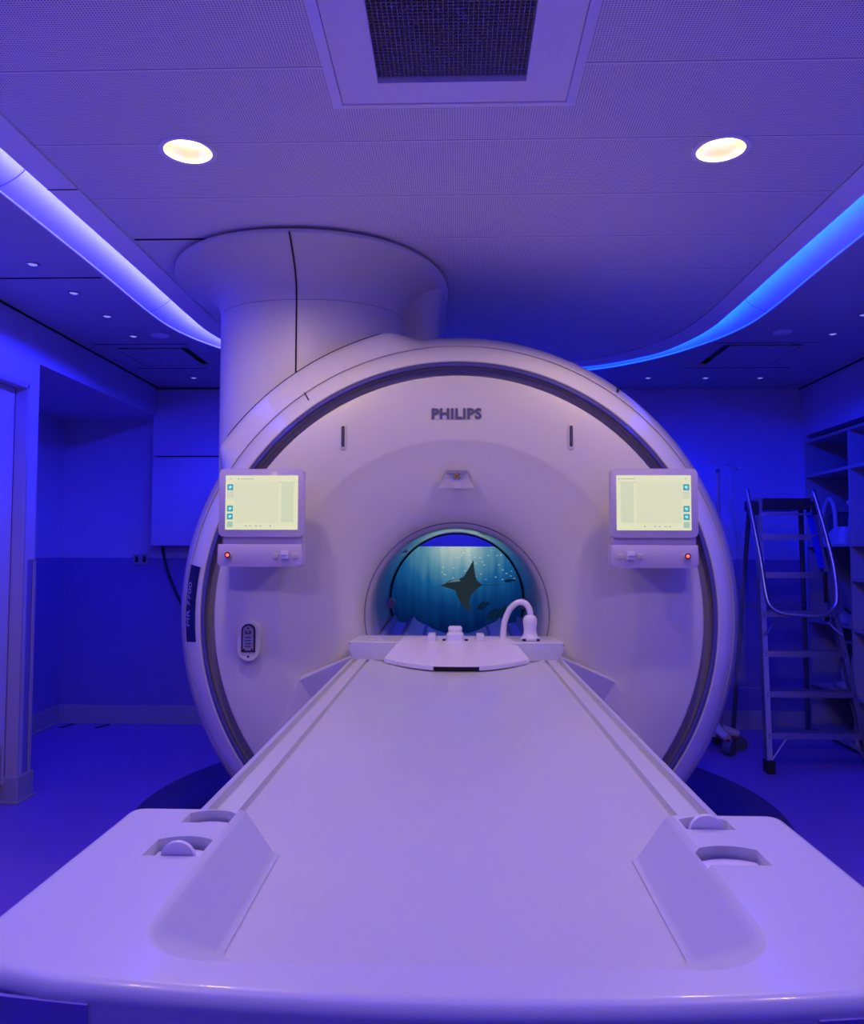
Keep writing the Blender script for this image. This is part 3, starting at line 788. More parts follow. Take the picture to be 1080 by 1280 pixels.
# MR 7700 nameplate wrapped on the shell at the left
def shell_pt(ang, t):
    """t = arc parameter along profile index (float)"""
    i = int(t); f = t - i; r = shell_prof[i][0] * (1 - f) + shell_prof[i + 1][0] * f; y = shell_prof[i][1] * (1 - f) + shell_prof[i + 1][1] * f
    return r, y
bm = bmesh.new(); rows = []
ang0, ang1 = math.radians(169.2), math.radians(185.6)
for k in range(21):
    a_ = ang0 + (ang1 - ang0) * k / 20; row = []
    for t in (2.6, 3.0, 4.0, 5.0, 5.15):
        r, y = shell_pt(0, t); r += 0.002; y -= 0.0015
        row.append(bm.verts.new((r * math.cos(a_), y, 1.05 + r * math.sin(a_))))
    rows.append(row)
for k in range(20):
    for j in range(4): bm.faces.new((rows[k][j], rows[k][j + 1], rows[k + 1][j + 1], rows[k + 1][j]))
npl = put('nameplate', bm_me(bm), G, mats='navy', smooth=180)
npl['label'] = 'dark navy curved nameplate'
tm = text_mesh('MR 7700', 0.042, 0.0004, Matrix.Identity(4), 1.15)
for v in tm.vertices:      # wrap: text x -> along the rim (upwards), text y -> across the shell profile
    a_ = math.radians(177.6) - v.co.x / 1.055
    s_ = -v.co.y        # towards outer edge = text down
    t = 3.95 + v.co.y / 0.0405
    r, y = shell_pt(0, min(max(t, 2.6), 5.1)); r += 0.0028 + v.co.z; y -= 0.0028
    v.co = Vector((r * math.cos(a_), y, 1.05 + r * math.sin(a_)))
put('nameplate_lettering', tm, npl, mats='letter')

# docking wedges beside the table
for s in (-1, 1):
    bm = bmesh.new()
    A_ = V(s * 0.606, 3.0995, 0.808); B_ = V(s * 0.392, 2.975, 0.912); C_ = V(s * 0.34, 2.975, 0.918)
    D_ = V(s * 0.34, 3.12, 0.93); E_ = V(s * 0.606, 3.12, 0.82)
    b = [V(s * 0.74, 3.1005, 0.56), V(s * 0.385, 3.04, 0.50), V(s * 0.34, 3.04, 0.50), V(s * 0.34, 3.2, 0.50), V(s * 0.575, 3.2, 0.50)]
    top = [A_, B_, C_, D_, E_]
    bm.faces.new((A_, B_, E_)); bm.faces.new((B_, C_, D_, E_))
    for k in range(5): bm.faces.new((top[k], top[(k + 1) % 5], b[(k + 1) % 5], b[k]))
    bm.faces.new(b)
    put('docking_wedge', bm_me(bm), G, mats='face')

# bore cradle seen beyond the table end
prof = [(-0.345, 0.925), (-0.335, 0.970), (-0.316, 0.972), (-0.306, 0.940), (-0.262, 0.934), (-0.235, 0.962), (-0.224, 0.966), (-0.205, 0.945), (-0.165, 0.925), (-0.155, 0.928), (-0.150, 0.918), (-0.11, 0.898), (-0.06, 0.882), (0.0, 0.877)]
prof = prof + [(-x, z) for x, z in reversed(prof[:-1])]
prof2 = prof + [(0.345, 0.80), (-0.345, 0.80)]
bm = bmesh.new()
f_ = [bm.verts.new((x * 0.96, 3.20, z - 0.02)) for x, z in prof2]; k_ = [bm.verts.new((x, 4.20, z)) for x, z in prof2]
n = len(prof2); bm.faces.new(f_); bm.faces.new(k_)
for j in range(n): bm.faces.new((f_[j], f_[(j + 1) % n], k_[(j + 1) % n], k_[j]))
put('bore_cradle', bm_me(bm), G, mats='cradle', smooth=25)
for s in (-1, 1):
    put('bore_knob', disc_y(s * 0.350, 1.035, 4.20, 4.24, 0.028, 20), G, mats='bevelwhite', smooth=40)

# control panels with touch screens, left and right
def control_panel(mx):
    """mx = +1 built as the left one (world x), -1 mirrored"""
    def X(a, b): return (a, b) if mx == 1 else (-b - 0.004, -a - 0.004)
    x0, x1 = X(-0.886, -0.569)
    xs0, xs1 = X(-0.861, -0.590)
    pa = put('control_panel', poly_y(rrect(x0, x1, 1.358, 1.611, 0.016), 2.950, 2.985, 0.004), G, mats='bezel', smooth=40)
    put('neck', box(x0 + 0.012, x1 - 0.004, 2.968, 3.0, 1.322, 1.362), pa, mats='bezel')
    put('arm_bracket', box((x0 + x1) / 2 - 0.12, (x0 + x1) / 2 + 0.12, 2.985, 3.102, 1.30, 1.52, 0.01), pa, mats='bezel')
    put('button_bar', poly_y(rrect(x0 - 0.002, x1 - 0.001, 1.247, 1.330, 0.018, corners=(1, 1, 0, 0)), 2.945, 3.0, 0.004), pa, mats='bezel', smooth=40)
    # one mesh: lit display with its windows and icons
    bm = bmesh.new()
    def q(a, b, z0, z1, mi, y):
        aa, bb = X(a, b)
        vs = [bm.verts.new(p) for p in ((aa, y, z0), (bb, y, z0), (bb, y, z1), (aa, y, z1))]
        f = bm.faces.new(vs); f.material_index = mi
    add_box(bm, xs0, xs1, 2.948, 2.9496, 1.384, 1.586)
    q(-0.652, -0.606, 1.412, 1.558, 1, 2.9477)
    q(-0.828, -0.662, 1.410, 1.560, 6, 2.9477)
    q(-0.862 + 0.006, -0.862 + 0.032, 1.500, 1.530, 1, 2.9477)
    for z in (1.542, 1.4625, 1.433):
        q(-0.8545, -0.8325, z - 0.011, z + 0.011, 2, 2.9475)
        q(-0.8485, -0.8405, z - 0.005, z + 0.005, 3, 2.9473)
        q(-0.8405, -0.8375, z - 0.001, z + 0.005, 3, 2.9473)
    q(-0.8545, -0.8325, 1.393, 1.415, 5, 2.9475)
    q(-0.668, -0.598, 1.5595, 1.5605, 4, 2.9475); q(-0.826, -0.672, 1.5635, 1.5642, 1, 2.9475)
    q(-0.816, -0.811, 1.571, 1.575, 4, 2.9475) if mx == 1 else q(-0.602, -0.597, 1.571, 1.575, 4, 2.9475)
    q(*((-0.806, -0.756) if mx == 1 else (-0.657, -0.607)), 1.572, 1.574, 4, 2.9475); q(-0.846, -0.838, 1.5725, 1.5745, 4, 2.9475)
    for x in (-0.783, -0.745, -0.692): q(x - 0.0025, x + 0.0025, 1.3955, 1.4005, 4, 2.9475)
    for x in (-0.768, -0.729): q(x - 0.005, x + 0.005, 1.3965, 1.399, 4, 2.9475)
    me = bm_me(bm)
    M.setdefault('scr_soft', mat('touch_screen_soft', (0.05, 0.05, 0.05), 0.3, emit=(0.74, 0.76, 0.48), strength=0.92))
    put('touch_screen', me, pa, mats=['scr', 'scr_pane', 'scr_teal', 'scr_cyan', 'scr_grey', 'scr_pale', 'scr_soft'])
    xb = -0.8465 if mx == 1 else 0.8385
    k = put('stop_button', disc_y(xb, 1.290, 2.936, 2.946, 0.0135, 28), pa, mats='bezel', smooth=40)
    k['label'] = 'round stop button with a red glowing centre'
    put('stop_button_ring', disc_y(xb, 1.290, 2.934, 2.9362, 0.0112, 28), pa, mats='darkred')
    put('stop_button_light', disc_y(xb, 1.290, 2.932, 2.9342, 0.0062, 20), pa, mats='red_led')
    xk = -0.634 if mx == 1 else 0.6325
    bm = bmesh.new()
    add_box(bm, xk - 0.013, xk + 0.013, 2.925, 2.946, 1.289, 1.306, 0.002); add_box(bm, xk - 0.013, xk + 0.013, 2.931, 2.946, 1.276, 1.289, 0.002)
    put('toggle', bm_me(bm), pa, mats='bevelwhite')
    for dx in (-0.036, 0.036):
        put('push_button', poly_y(rrect(xk + dx - 0.0085, xk + dx + 0.0085, 1.280, 1.298, 0.003, 3), 2.939, 2.946, 0.001), pa, mats='face')
        put('push_button_symbol', poly_y([(xk + dx - 0.003, 1.2855), (xk + dx + 0.003, 1.2855), (xk + dx, 1.2935)], 2.9380, 2.9392), pa, mats='alu')
control_panel(1); control_panel(-1)

# ================================================================== PATIENT TABLE
T = thing('patient_table', 'long white patient table leading into the scanner bore', 'patient table', (0, 1.9, 0.0))
half = [(0.0, 0.894), (0.15, 0.895), (0.26, 0.898), (0.300, 0.901), (0.312, 0.906), (0.320, 0.907), (0.3235, 0.896), (0.3305, 0.896), (0.333, 0.9065), (0.3645, 0.907), (0.3665, 0.894), (0.3795, 0.894), (0.382, 0.907), (0.392, 0.9055), (0.3985, 0.900), (0.400, 0.892), (0.398, 0.82), (0.33, 0.78)]
prof = half + [(-x, z) for x, z in reversed(half[1:])]
def extr(profile, y0, y1):
    bm = bmesh.new(); A = [bm.verts.new((x, y0, z)) for x, z in profile]; B = [bm.verts.new((x, y1, z)) for x, z in profile]
    n = len(profile); bm.faces.new(A); bm.faces.new(B)
    for j in range(n): bm.faces.new((A[j], A[(j + 1) % n], B[(j + 1) % n], B[j]))
    return bm_me(bm)
put('tabletop', extr(prof, 0.80, 2.985), T, mats='table', smooth=30)
# foot-end platform with basin and latch pockets
def arc(cx, cy, r, a0, a1, n=8): return [(cx + r * math.cos(a0 + (a1 - a0) * i / n), cy + r * math.sin(a0 + (a1 - a0) * i / n)) for i in range(n + 1)]
ol = []
ol += arc(0.400, 1.055, 0.022, PI / 2, 0, 5)                     # rear right corner
ol += arc(0.380, 0.705, 0.045, 0, -PI / 2 + 0.35, 6)
for k in range(1, 16):
    x = 0.37 - 0.74 * k / 16
    ol.append((x, 0.618 + 0.030 * (x / 0.37) ** 2))
ol += arc(-0.388, 0.705, 0.045, PI * 1.5 - 0.35, PI, 6)
ol += arc(-0.412, 1.055, 0.022, PI, PI / 2, 5)
bm = bmesh.new(); poly_z(ol, 0.80, 0.961, bm)
topf = max((f for f in bm.faces), key=lambda f: f.calc_center_median().z)
bmesh.ops.recalc_face_normals(bm, faces=bm.faces)
bmesh.ops.bevel(bm, geom=list(topf.edges), offset=0.014, segments=5, profile=0.5, affect='EDGES')
body = bm_me(bm)
# basin cutter lofted from its floor to its rim
def basin(xr, yf, rr, z, yend=1.4, n=8):
    P = [(xr, yend)]
    P += arc(xr - rr, yf + rr, rr, 0, -PI / 2, n)
    P += arc(-xr + rr, yf + rr, rr, -PI / 2, -PI, n)
    P += [(-xr, yend)]
    return [(x - 0.003, y) for x, y in P], z
lv = [basin(0.236, 0.800, 0.020, 0.880), basin(0.228, 0.800, 0.020, 0.899), basin(0.236, 0.785, 0.030, 0.9035), basin(0.268, 0.698, 0.060, 0.948), basin(0.272, 0.688, 0.066, 0.955), basin(0.279, 0.676, 0.072, 0.9612), basin(0.290, 0.664, 0.08, 0.985)]
# widen towards the camera: rim is wider than the floor, floor narrows with distance
lv2 = []
for P, z in lv:
    k = 0.0
    lv2.append(([(x * (1.0 + 0.035 * min(1.0, max(0.0, (y - 0.75) / 0.3)) if abs(x) < 0.245 else 1.0 + 0.03 * min(1.0, max(0.0, (y - 0.72) / 0.3))), y) for x, y in P], z))
bcut = loft_z(lv2, True)
pk = []
def pocket(x0, x1, y0, y1, inner):   # plan outline with an arched far side
    n = 8; P = [(x0, y0), (x1, y0)]
    for k in range(n + 1):
        u = k / n; x = x1 - (x1 - x0) * u
        P.append((x + (0.0), y1 - 0.012 * (2 * u - 1) ** 2))
    return P
pockets = [(-0.346, -0.286, 1.014, 1.062), (-0.352, -0.287, 0.903, 0.966), (0.283, 0.343, 1.012, 1.060), (0.274, 0.344, 0.900, 0.958)]
for p in pockets: pk.append(poly_z(pocket(*p, 0), 0.925, 1.0))
pm = boolean(body, [bcut] + pk, None)
fp = put('foot_platform', pm, T, mats='arm', smooth=40)
fp.modifiers.new('wn', 'WEIGHTED_NORMAL').keep_sharp = True
for i, (x0, x1, y0, y1) in enumerate(pockets):
    cx = (x0 + x1) / 2
    lp = put('latch_plate', poly_z([(cx + (x - cx) * 0.93, y0 + 0.002 + (y - y0) * 0.85) for x, y in pocket(x0, x1, y0, y1, 0)], 0.925, 0.9485), T, mats='bevelwhite')
    put('latch_gap', poly_z([(cx + (x - cx) * 0.99, y0 + 0.001 + (y - y0) * 0.97) for x, y in pocket(x0, x1, y0, y1, 0)], 0.9255, 0.9455), T, mats='seam')
def tab(cx, y, r):
    pts = [(cx + r * math.cos(PI * k / 16), 0.957 + r * 0.95 * math.sin(PI * k / 16)) for k in range(17)] + [(cx - r, 0.930), (cx + r, 0.930)]
    put('release_tab', poly_y(pts, y, y + 0.006, 0.0015), T, mats='bevelwhite', smooth=40)
tab(-0.313, 0.9055, 0.0195)
tab(0.309, 1.0145, 0.0215)
# front apron, corner grip pads, scuff
ap = [(x * 0.985, y + 0.012) for x, y in ol]
put('front_apron', poly_z(ap, 0.62, 0.80), T, mats='arm', smooth=30)
for s, xi in ((-1, -0.288), (1, 0.275)):
    P = []; Q = []
    xs_ = [xi + (s * 0.40 - xi) * k / 8 for k in range(9)]
    for x in xs_: P.append((x, 0.6155 + 0.030 * (min(abs(x), 0.37) / 0.37) ** 2 + max(0, abs(x) - 0.37) * 0.6))
    bm = bmesh.new(); lo = [bm.verts.new((x, y, 0.80)) for x, y in P]; hi = [bm.verts.new((x, y, 0.947)) for x, y in P]
    lo2 = [bm.verts.new((x, y + 0.004, 0.80)) for x, y in P]; hi2 = [bm.verts.new((x, y + 0.004, 0.947)) for x, y in P]
    for k in range(8):
        bm.faces.new((lo[k], lo[k + 1], hi[k + 1], hi[k])); bm.faces.new((hi[k], hi[k + 1], hi2[k + 1], hi2[k]))
    bm.faces.new((lo[0], hi[0], hi2[0], lo2[0]))
    pd = put('grip_pad', bm_me(bm), T, mats='wainscot'); pd['label'] = 'rough blue grey pad on the platform corner'
bm = bmesh.new()
for (x0, x1, z0, z1) in ((0.176, 0.180, 0.9335, 0.938), (0.180, 0.207, 0.9335, 0.9345), (0.2125, 0.2165, 0.9350, 0.9385)):
    y = 0.6165 + 0.030 * (((x0 + x1) / 2) / 0.37) ** 2
    add_box(bm, x0, x1, y, y + 0.004, z0, z1)
put('scuff_mark', bm_me(bm), T, mats='dark')
# head end connector block
hb = [(-0.400, 0.967), (-0.396, 0.971), (0.396, 0.971), (0.400, 0.967), (0.389, 0.945), (0.386, 0.90), (-0.386, 0.90), (-0.389, 0.945)]
hb = [(x - 0.003, z) for x, z in hb]
bm = bmesh.new(); A = [bm.verts.new((x, 2.975, z)) for x, z in hb]; B = [bm.verts.new((x * 0.965, 3.20, z)) for x, z in hb]
n = len(hb); fa = bm.faces.new(A); bm.faces.new(B)
for j in range(n): bm.faces.new((A[j], A[(j + 1) % n], B[(j + 1) % n], B[j]))
bmesh.ops.bevel(bm, geom=list(fa.edges), offset=0.006, segments=3, profile=0.5, affect='EDGES')
put('head_block', bm_me(bm), T, mats='arm', smooth=40)
# central sloped cover with bowed front edge
bm = bmesh.new()
N = 24; botx = [-0.265 + 0.53 * k / N for k in range(N + 1)]
def bow(x): u = min(1, abs(x) / 0.265); return 2.745 + 0.195 * (max(0, u - 0.22) / 0.78) ** 1.6
top_f = []; bot_f = []; low = []
for x in botx:
    y = bow(x)
    tx = x * 0.80
    top_f.append(bm.verts.new((tx, 2.985 - 0.012 * (1 - (x / 0.265) ** 2), 0.9735)))
    bot_f.append(bm.verts.new((x, y, 0.914))); low.append(bm.verts.new((x * 0.998, y + 0.0015, 0.8995)))
back = [bm.verts.new((x * 0.78, 3.13, 0.9755)) for x in botx]; backl = [bm.verts.new((x * 0.995, 3.13, 0.905)) for x in botx]
for k in range(N):
    bm.faces.new((top_f[k], top_f[k + 1], bot_f[k + 1], bot_f[k])); bm.faces.new((bot_f[k], bot_f[k + 1], low[k + 1], low[k]))
    bm.faces.new((back[k], back[k + 1], top_f[k + 1], top_f[k])); bm.faces.new((backl[k], backl[k + 1], back[k + 1], back[k]))
    bm.faces.new((low[k], low[k + 1], backl[k + 1], backl[k]))
for k in (0, N): bm.faces.new((top_f[k], bot_f[k], low[k], backl[k], back[k]))
hc = boolean(bm_me(bm), [box(-0.080, 0.078, 2.70, 2.80, 0.88, 0.9125)])
put('head_cover', hc, T, mats='bevelwhite', smooth=35)
put('cover_handle_recess', box(-0.078, 0.076, 2.768, 2.80, 0.8955, 0.9115), T, mats='dark')
for x in (-0.093, 0.088):
    put('cover_clip', box(x - 0.014, x + 0.014, 2.984, 3.06, 0.9735, 0.998, 0.003), T, mats='bevelwhite', smooth=40)
kn = put('cover_latch', loft_z([(rrect(-0.039, 0.028, 2.99, 3.07, 0.012), 0.974), (rrect(-0.037, 0.026, 2.99, 3.07, 0.012), 0.996), (rrect(-0.030, 0.019, 3.0, 3.06, 0.012), 1.004), (rrect(-0.032, 0.021, 3.0, 3.06, 0.012), 1.018), (rrect(-0.028, 0.017, 3.005, 3.055, 0.012), 1.024)], True), T, mats='bevelwhite', smooth=40)
for x in (-0.047, 0.036): put('latch_screw', box(x - 0.006, x + 0.006, 2.990, 3.0, 0.974, 0.980), T, mats='dark')
# faint arrow emblem on the left of the head block
bm = bmesh.new()
for P in ([(-0.335, 3.02), (-0.30, 3.05), (-0.275, 3.05), (-0.318, 3.01)], [(-0.318, 3.06), (-0.255, 3.012), (-0.275, 3.008), (-0.340, 3.055)]):
    bm.faces.new([bm.verts.new((x, y, 0.9715)) for x, y in P])
put('socket_emblem', bm_me(bm), T, mats='ceil')
put('pedestal', box(-0.27, 0.27, 1.35, 2.75, 0.16, 0.79, 0.04, 3), T, mats='face', smooth=40)
put('pedestal_base', box(-0.33, 0.33, 1.15, 2.90, 0.02, 0.16, 0.03, 3), T, mats='groove', smooth=40)
put('trolley_beam', box(-0.20, 0.20, 0.68, 1.5, 0.62, 0.79, 0.02, 2), T, mats='face', smooth=40)

# coil cable with its plug standing on the head block
cb_ = thing('coil_cable', 'white arched cable with a bulbous plug at the right of the table head', 'cable', (0.276, 3.06, 0.972))
put('plug_body', lathe_z([(0.012, 1.066), (0.020, 1.062), (0.027, 1.050), (0.0265, 1.035), (0.0235, 1.015), (0.0245, 0.998), (0.030, 0.985), (0.038, 0.979), (0.038, 0.9725)], 0.278, 3.06, 28), cb_, mats='bevelwhite', smooth=180)
put('plug_foot', box(0.258, 0.298, 3.010, 3.035, 0.972, 0.984, 0.003), cb_, mats='bevelwhite')
for x in (0.252, 0.304): put('plug_latch', box(x - 0.006, x + 0.006, 3.012, 3.03, 0.972, 0.979), cb_, mats='dark')
put('cord', tube(smooth_path([(0.177, 3.09, 0.965), (0.178, 3.09, 0.995), (0.185, 3.085, 1.043), (0.205, 3.08, 1.088), (0.235, 3.07, 1.112), (0.262, 3.065, 1.108), (0.277, 3.06, 1.083), (0.279, 3.06, 1.058)], 6), 0.0115, 12), cb_, mats='bevelwhite', smooth=180)

# ================================================================== WALL SCREEN beyond the bore
scr = thing('wall_screen', 'wide wall screen showing a manta ray and fish under water', 'screen', (0, 6.02, 0.50))
put('housing', box(-0.86, 0.86, 6.0, BACKY - 0.001, 0.42, 1.346), scr, mats='dark')
put('display', box(-0.85, 0.85, 5.996, 5.9995, 0.43, 1.3475), scr, mats='ocean')
mt = put('manta_picture', poly_y([(-0.125, 1.058), (-0.093, 1.066), (-0.055, 1.093), (0.011, 1.103), (0.053, 1.124), (0.094, 1.191), (0.124, 1.247), (0.129, 1.191), (0.137, 1.141), (0.15, 1.095), (0.193, 1.062), (0.15, 1.032), (0.112, 0.989), (0.093, 0.943), (0.099, 0.897), (0.124, 0.858), (0.081, 0.875), (0.036, 0.918), (0.008, 0.967), (-0.01, 1.022), (-0.047, 1.032), (-0.091, 1.045)], 5.9945, 5.9955), scr, mats='manta')
put('manta_fin_picture', poly_y([(0.02, 1.103), (-0.022, 1.098), (-0.072, 1.078), (0.028, 1.088)], 5.9935, 5.9943), scr, mats='manta_lt')
put('manta_tail_picture', poly_y([(0.185, 1.065), (0.359, 1.061), (0.359, 1.059), (0.185, 1.059)], 5.9945, 5.9955), scr, mats='manta')
for P in ([(0.35, 1.093), (0.383, 1.106), (0.416, 1.104), (0.438, 1.109), (0.433, 1.098), (0.438, 1.086), (0.416, 1.091), (0.392, 1.081), (0.362, 1.083)],
          [(0.152, 0.877), (0.16, 0.91), (0.193, 0.939), (0.22, 0.93), (0.243, 0.947), (0.236, 0.924), (0.249, 0.914), (0.226, 0.911), (0.21, 0.886), (0.177, 0.874)],
          [(0.223, 0.828), (0.243, 0.861), (0.292, 0.891), (0.334, 0.883), (0.367, 0.92), (0.368, 0.879), (0.391, 0.842), (0.35, 0.842), (0.309, 0.816), (0.259, 0.801), (0.226, 0.806)],
          [(0.376, 1.283), (0.4, 1.299), (0.409, 1.274), (0.422, 1.233), (0.392, 1.255)]):
    put('fish_picture', poly_y(P, 5.9945, 5.9955), scr, mats='fish')

# ================================================================== SHELVING (right wall niche)
sx0, sx1 = XR - 0.005, XR + 0.44
sh_ = thing('shelving_unit', 'built in open shelving along the right wall holding coils', 'shelf', (2.82, 4.8, 0.0))
put('back_panel', box(sx1 - 0.012, sx1, 3.62, 6.025, 0.03, 2.14), sh_, mats='shelf_in')
put('plinth', box(sx0 + 0.02, sx1 - 0.013, 3.62, 6.025, 0.0, 0.03), sh_, mats='shelf_in')
cols = [(6.008, 5.372), (5.352, 4.72), (4.70, 4.07), (4.05, 3.64)]
for y in (6.018, 5.362, 4.71, 4.06, 3.63): put('upright', box(sx0, sx1 - 0.013, y - 0.0095, y + 0.0095, 0.03, 2.14), sh_, mats='shelf')
rows_ = [[0.04, 0.36, 0.815, 1.36, 1.875, 2.131], [0.04, 0.36, 0.80, 1.13, 1.36, 1.875, 2.131], [0.04, 0.36, 0.815, 1.36, 1.875, 2.131], [0.04, 0.815, 1.36, 2.131]]
for (ya, yb), zs in zip(cols, rows_):
    for z in zs: put('shelf_board', box(sx0, sx1 - 0.013, yb - 0.0005, ya + 0.0005, z - 0.011, z + 0.009), sh_, mats='shelf')
# things on the shelves
hcoil = thing('head_coil', 'pale arched head coil standing on the eye level shelf', 'mri coil', (2.76, 5.80, 1.369))
pts = [(2.70, 5.99, 1.52), (2.70, 5.985, 1.56), (2.70, 5.95, 1.64), (2.70, 5.885, 1.70), (2.70, 5.82, 1.66), (2.70, 5.79, 1.58), (2.70, 5.78, 1.45), (2.70, 5.775, 1.39)]
put('arch', tube(smooth_path(pts, 5), 0.016, 8), hcoil, mats='coil', smooth=180)
put('base', loft_z([(rrect(2.65, 2.90, 5.62, 5.95, 0.05), 1.369), (rrect(2.65, 2.90, 5.63, 5.94, 0.05), 1.41), (rrect(2.68, 2.88, 5.64, 5.80, 0.05), 1.49)], True), hcoil, mats='coil', smooth=40)
put('pad', box(2.72, 2.86, 5.80, 5.97, 1.41, 1.60, 0.03), hcoil, mats='coil_dark', smooth=40)
put('handle', tube(smooth_path([(2.72, 5.60, 1.40), (2.70, 5.58, 1.50), (2.70, 5.56, 1.62), (2.70, 5.60, 1.66)], 4), 0.012, 8), hcoil, mats='coil', smooth=180)
kc = thing('knee_coil', 'hooped coil with a cable loop on the low shelf behind the ladder', 'mri coil', (2.78, 5.55, 0.369))
for y in (5.62, 5.48):
    put('hoop', tube(smooth_path([(2.70, y - 0.1, 0.40), (2.70, y - 0.12, 0.55), (2.70, y - 0.05, 0.68), (2.70, y + 0.05, 0.68), (2.70, y + 0.11, 0.55), (2.70, y + 0.10, 0.40)], 5), 0.010, 8), kc, mats='coil', smooth=180)
put('base', box(2.64, 2.90, 5.38, 5.76, 0.369, 0.41, 0.02), kc, mats='coil', smooth=40)
sc = thing('surface_coil', 'crumpled flexible pad on the waist height shelf behind the ladder', 'mri coil', (2.78, 5.62, 0.824))
bm = bmesh.new()
gx, gy = 10, 14; grid = []
for i in range(gx):
    row = []
    for j in range(gy):
        x = 2.64 + 0.26 * i / (gx - 1); y = 5.42 + 0.42 * j / (gy - 1)
        e = max(0.0, math.sin(PI * i / (gx - 1)) * math.sin(PI * j / (gy - 1)))
        row.append(bm.verts.new((x, y, 0.826 + 0.09 * e ** 0.5 * (0.7 + 0.3 * math.sin(9 * x * 3 + 14 * y)))))
    grid.append(row)
for i in range(gx - 1):
    for j in range(gy - 1): bm.faces.new((grid[i][j], grid[i + 1][j], grid[i + 1][j + 1], grid[i][j + 1]))
bo = [bm.verts.new((v.co.x, v.co.y, 0.8245)) for v in (grid[0][0], grid[-1][0], grid[-1][-1], grid[0][-1])]
bm.faces.new(bo)
put('pad', bm_me(bm), sc, mats='coil', smooth=180)
put('cord', tube(smooth_path([(2.68, 5.45, 0.86), (2.66, 5.40, 0.91), (2.66, 5.46, 0.95), (2.66, 5.52, 0.90), (2.66, 5.60, 0.93)], 5), 0.008, 8), sc, mats='cable', smooth=180)

# ================================================================== LADDER
Ld = thing('step_ladder', 'tall aluminium platform step ladder standing right of the scanner', 'ladder', (2.15, 5.3, 0.0))
F0, F1 = Vector((1.86, 4.868, 0.0)), Vector((1.945, 5.20, 1.66))
R0, R1 = Vector((2.455, 4.868, 0.0)), Vector((2.265, 5.20, 1.66))
def lerp(a, b, t): return a + (b - a) * t
def rail(name, a, b, w=0.030, dpt=0.055, m='alu'):
    """C-shaped rail: front flange plus web"""
    bm = bmesh.new(); s = 1 if a.x > 2.1 else -1
    for (dx0, dx1, dy0, dy1) in ((-w / 2, w / 2, 0, 0.004), (s * w / 2 - 0.002, s * w / 2 + 0.002, 0, dpt), (-w / 2, w / 2, dpt - 0.003, dpt)):
        vs = []
        for P in (a, b):
            vs.append([bm.verts.new((P.x + dx, P.y + dy, P.z)) for dx, dy in ((dx0, dy0), (dx1, dy0), (dx1, dy1), (dx0, dy1))])
        A, B = vs; bm.faces.new(A); bm.faces.new(B)
        for j in range(4): bm.faces.new((A[j], A[(j + 1) % 4], B[(j + 1) % 4], B[j]))
    return put(name, bm_me(bm), Ld, mats=m)
rail('front_rail', lerp(F0, F1, 0.02), F1); rail('front_rail', lerp(R0, R1, 0.02), R1)
for k, z in enumerate((0.225, 0.463, 0.70, 0.94, 1.18, 1.42)):
    t = z / 1.66; a = lerp(F0, F1, t); b = lerp(R0, R1, t)
    st = put('step', box(a.x, b.x, a.y - 0.002, a.y + 0.085, z - 0.004, z + 0.003), Ld, mats='alu')
    bm = bmesh.new(); add_box(bm, a.x + 0.013, b.x - 0.013, a.y - 0.006, a.y - 0.002, z - 0.032, z + 0.004)
    put('step_lip', bm_me(bm), st, mats='alu')
    bm = bmesh.new()
    for X in (a.x, b.x):
        for dz in (-0.008, -0.024): add_box(bm, X - 0.003, X + 0.003, a.y - 0.010, a.y - 0.004, z + dz - 0.003, z + dz + 0.003)
    put('rivet', bm_me(bm), st, mats='dark')
put('platform', box(1.955, 2.262, 5.17, 5.50, 1.585, 1.655, 0.006), Ld, mats='laddertop')
put('platform_edge', box(1.955, 2.262, 5.160, 5.172, 1.545, 1.560, 0.002), Ld, mats='alu')
put('rear_rail', tube([(1.96, 5.42, 1.60), (1.99, 5.9, 0.02)], 0.016, 8), Ld, mats='coil_dark', smooth=40)
put('rear_rail', tube([(2.30, 5.42, 1.60), (2.505, 5.85, 0.02)], 0.018, 8), Ld, mats='coil_dark', smooth=40)
for z in (0.35, 0.95):
    t = 1 - z / 1.6
    put('rear_brace', tube([(1.96 + 0.03 * (1 - z / 1.6), 5.42 + 0.48 * t, z), (2.30 + 0.205 * (1 - z / 1.6), 5.42 + 0.43 * t, z)], 0.008, 8), Ld, mats='alu', smooth=40)
hoop = [(1.838, 5.12, 1.706), (1.855, 5.06, 1.485), (1.872, 5.0, 1.261), (1.880, 4.95, 1.067), (1.897, 4.925, 0.985), (1.958, 4.91, 0.944), (2.08, 4.90, 0.932), (2.205, 4.90, 0.932), (2.275, 4.92, 0.975), (2.302, 4.94, 1.045), (2.315, 5.0, 1.223), (2.289, 5.06, 1.461), (2.251, 5.12, 1.706)]
put('guard_hoop', tube(smooth_path(hoop, 5), 0.0145, 12), Ld, mats='alu', smooth=180)
for x0, x1 in ((1.872, 1.925), (2.270, 2.300)): put('hinge_plate', box(x0, x1, 5.15, 5.20, 1.55, 1.635, 0.004), Ld, mats='laddertop')
for s, P in ((1, F0), (-1, R0)):
    a = lerp(F0, F1, 0.225 / 1.66) if s == 1 else lerp(R0, R1, 0.225 / 1.66)
    put('corner_brace', tube([(P.x + s * 0.01, 4.88, 0.075), (a.x + s * 0.11, a.y + 0.005, 0.205)], 0.0075, 6), Ld, mats='alu')
    a = lerp(F0, F1, 0.94 / 1.66) if s == 1 else lerp(R0, R1, 0.94 / 1.66)
    put('corner_brace', tube([(a.x - s * 0.01, a.y - 0.06, 0.80), (a.x + s * 0.09, a.y + 0.005, 0.91)], 0.0075, 6), Ld, mats='alu')
    put('foot', box(P.x - 0.024, P.x + 0.024, 4.85, 4.93, 0.0, 0.075, 0.006), Ld, mats='dark')
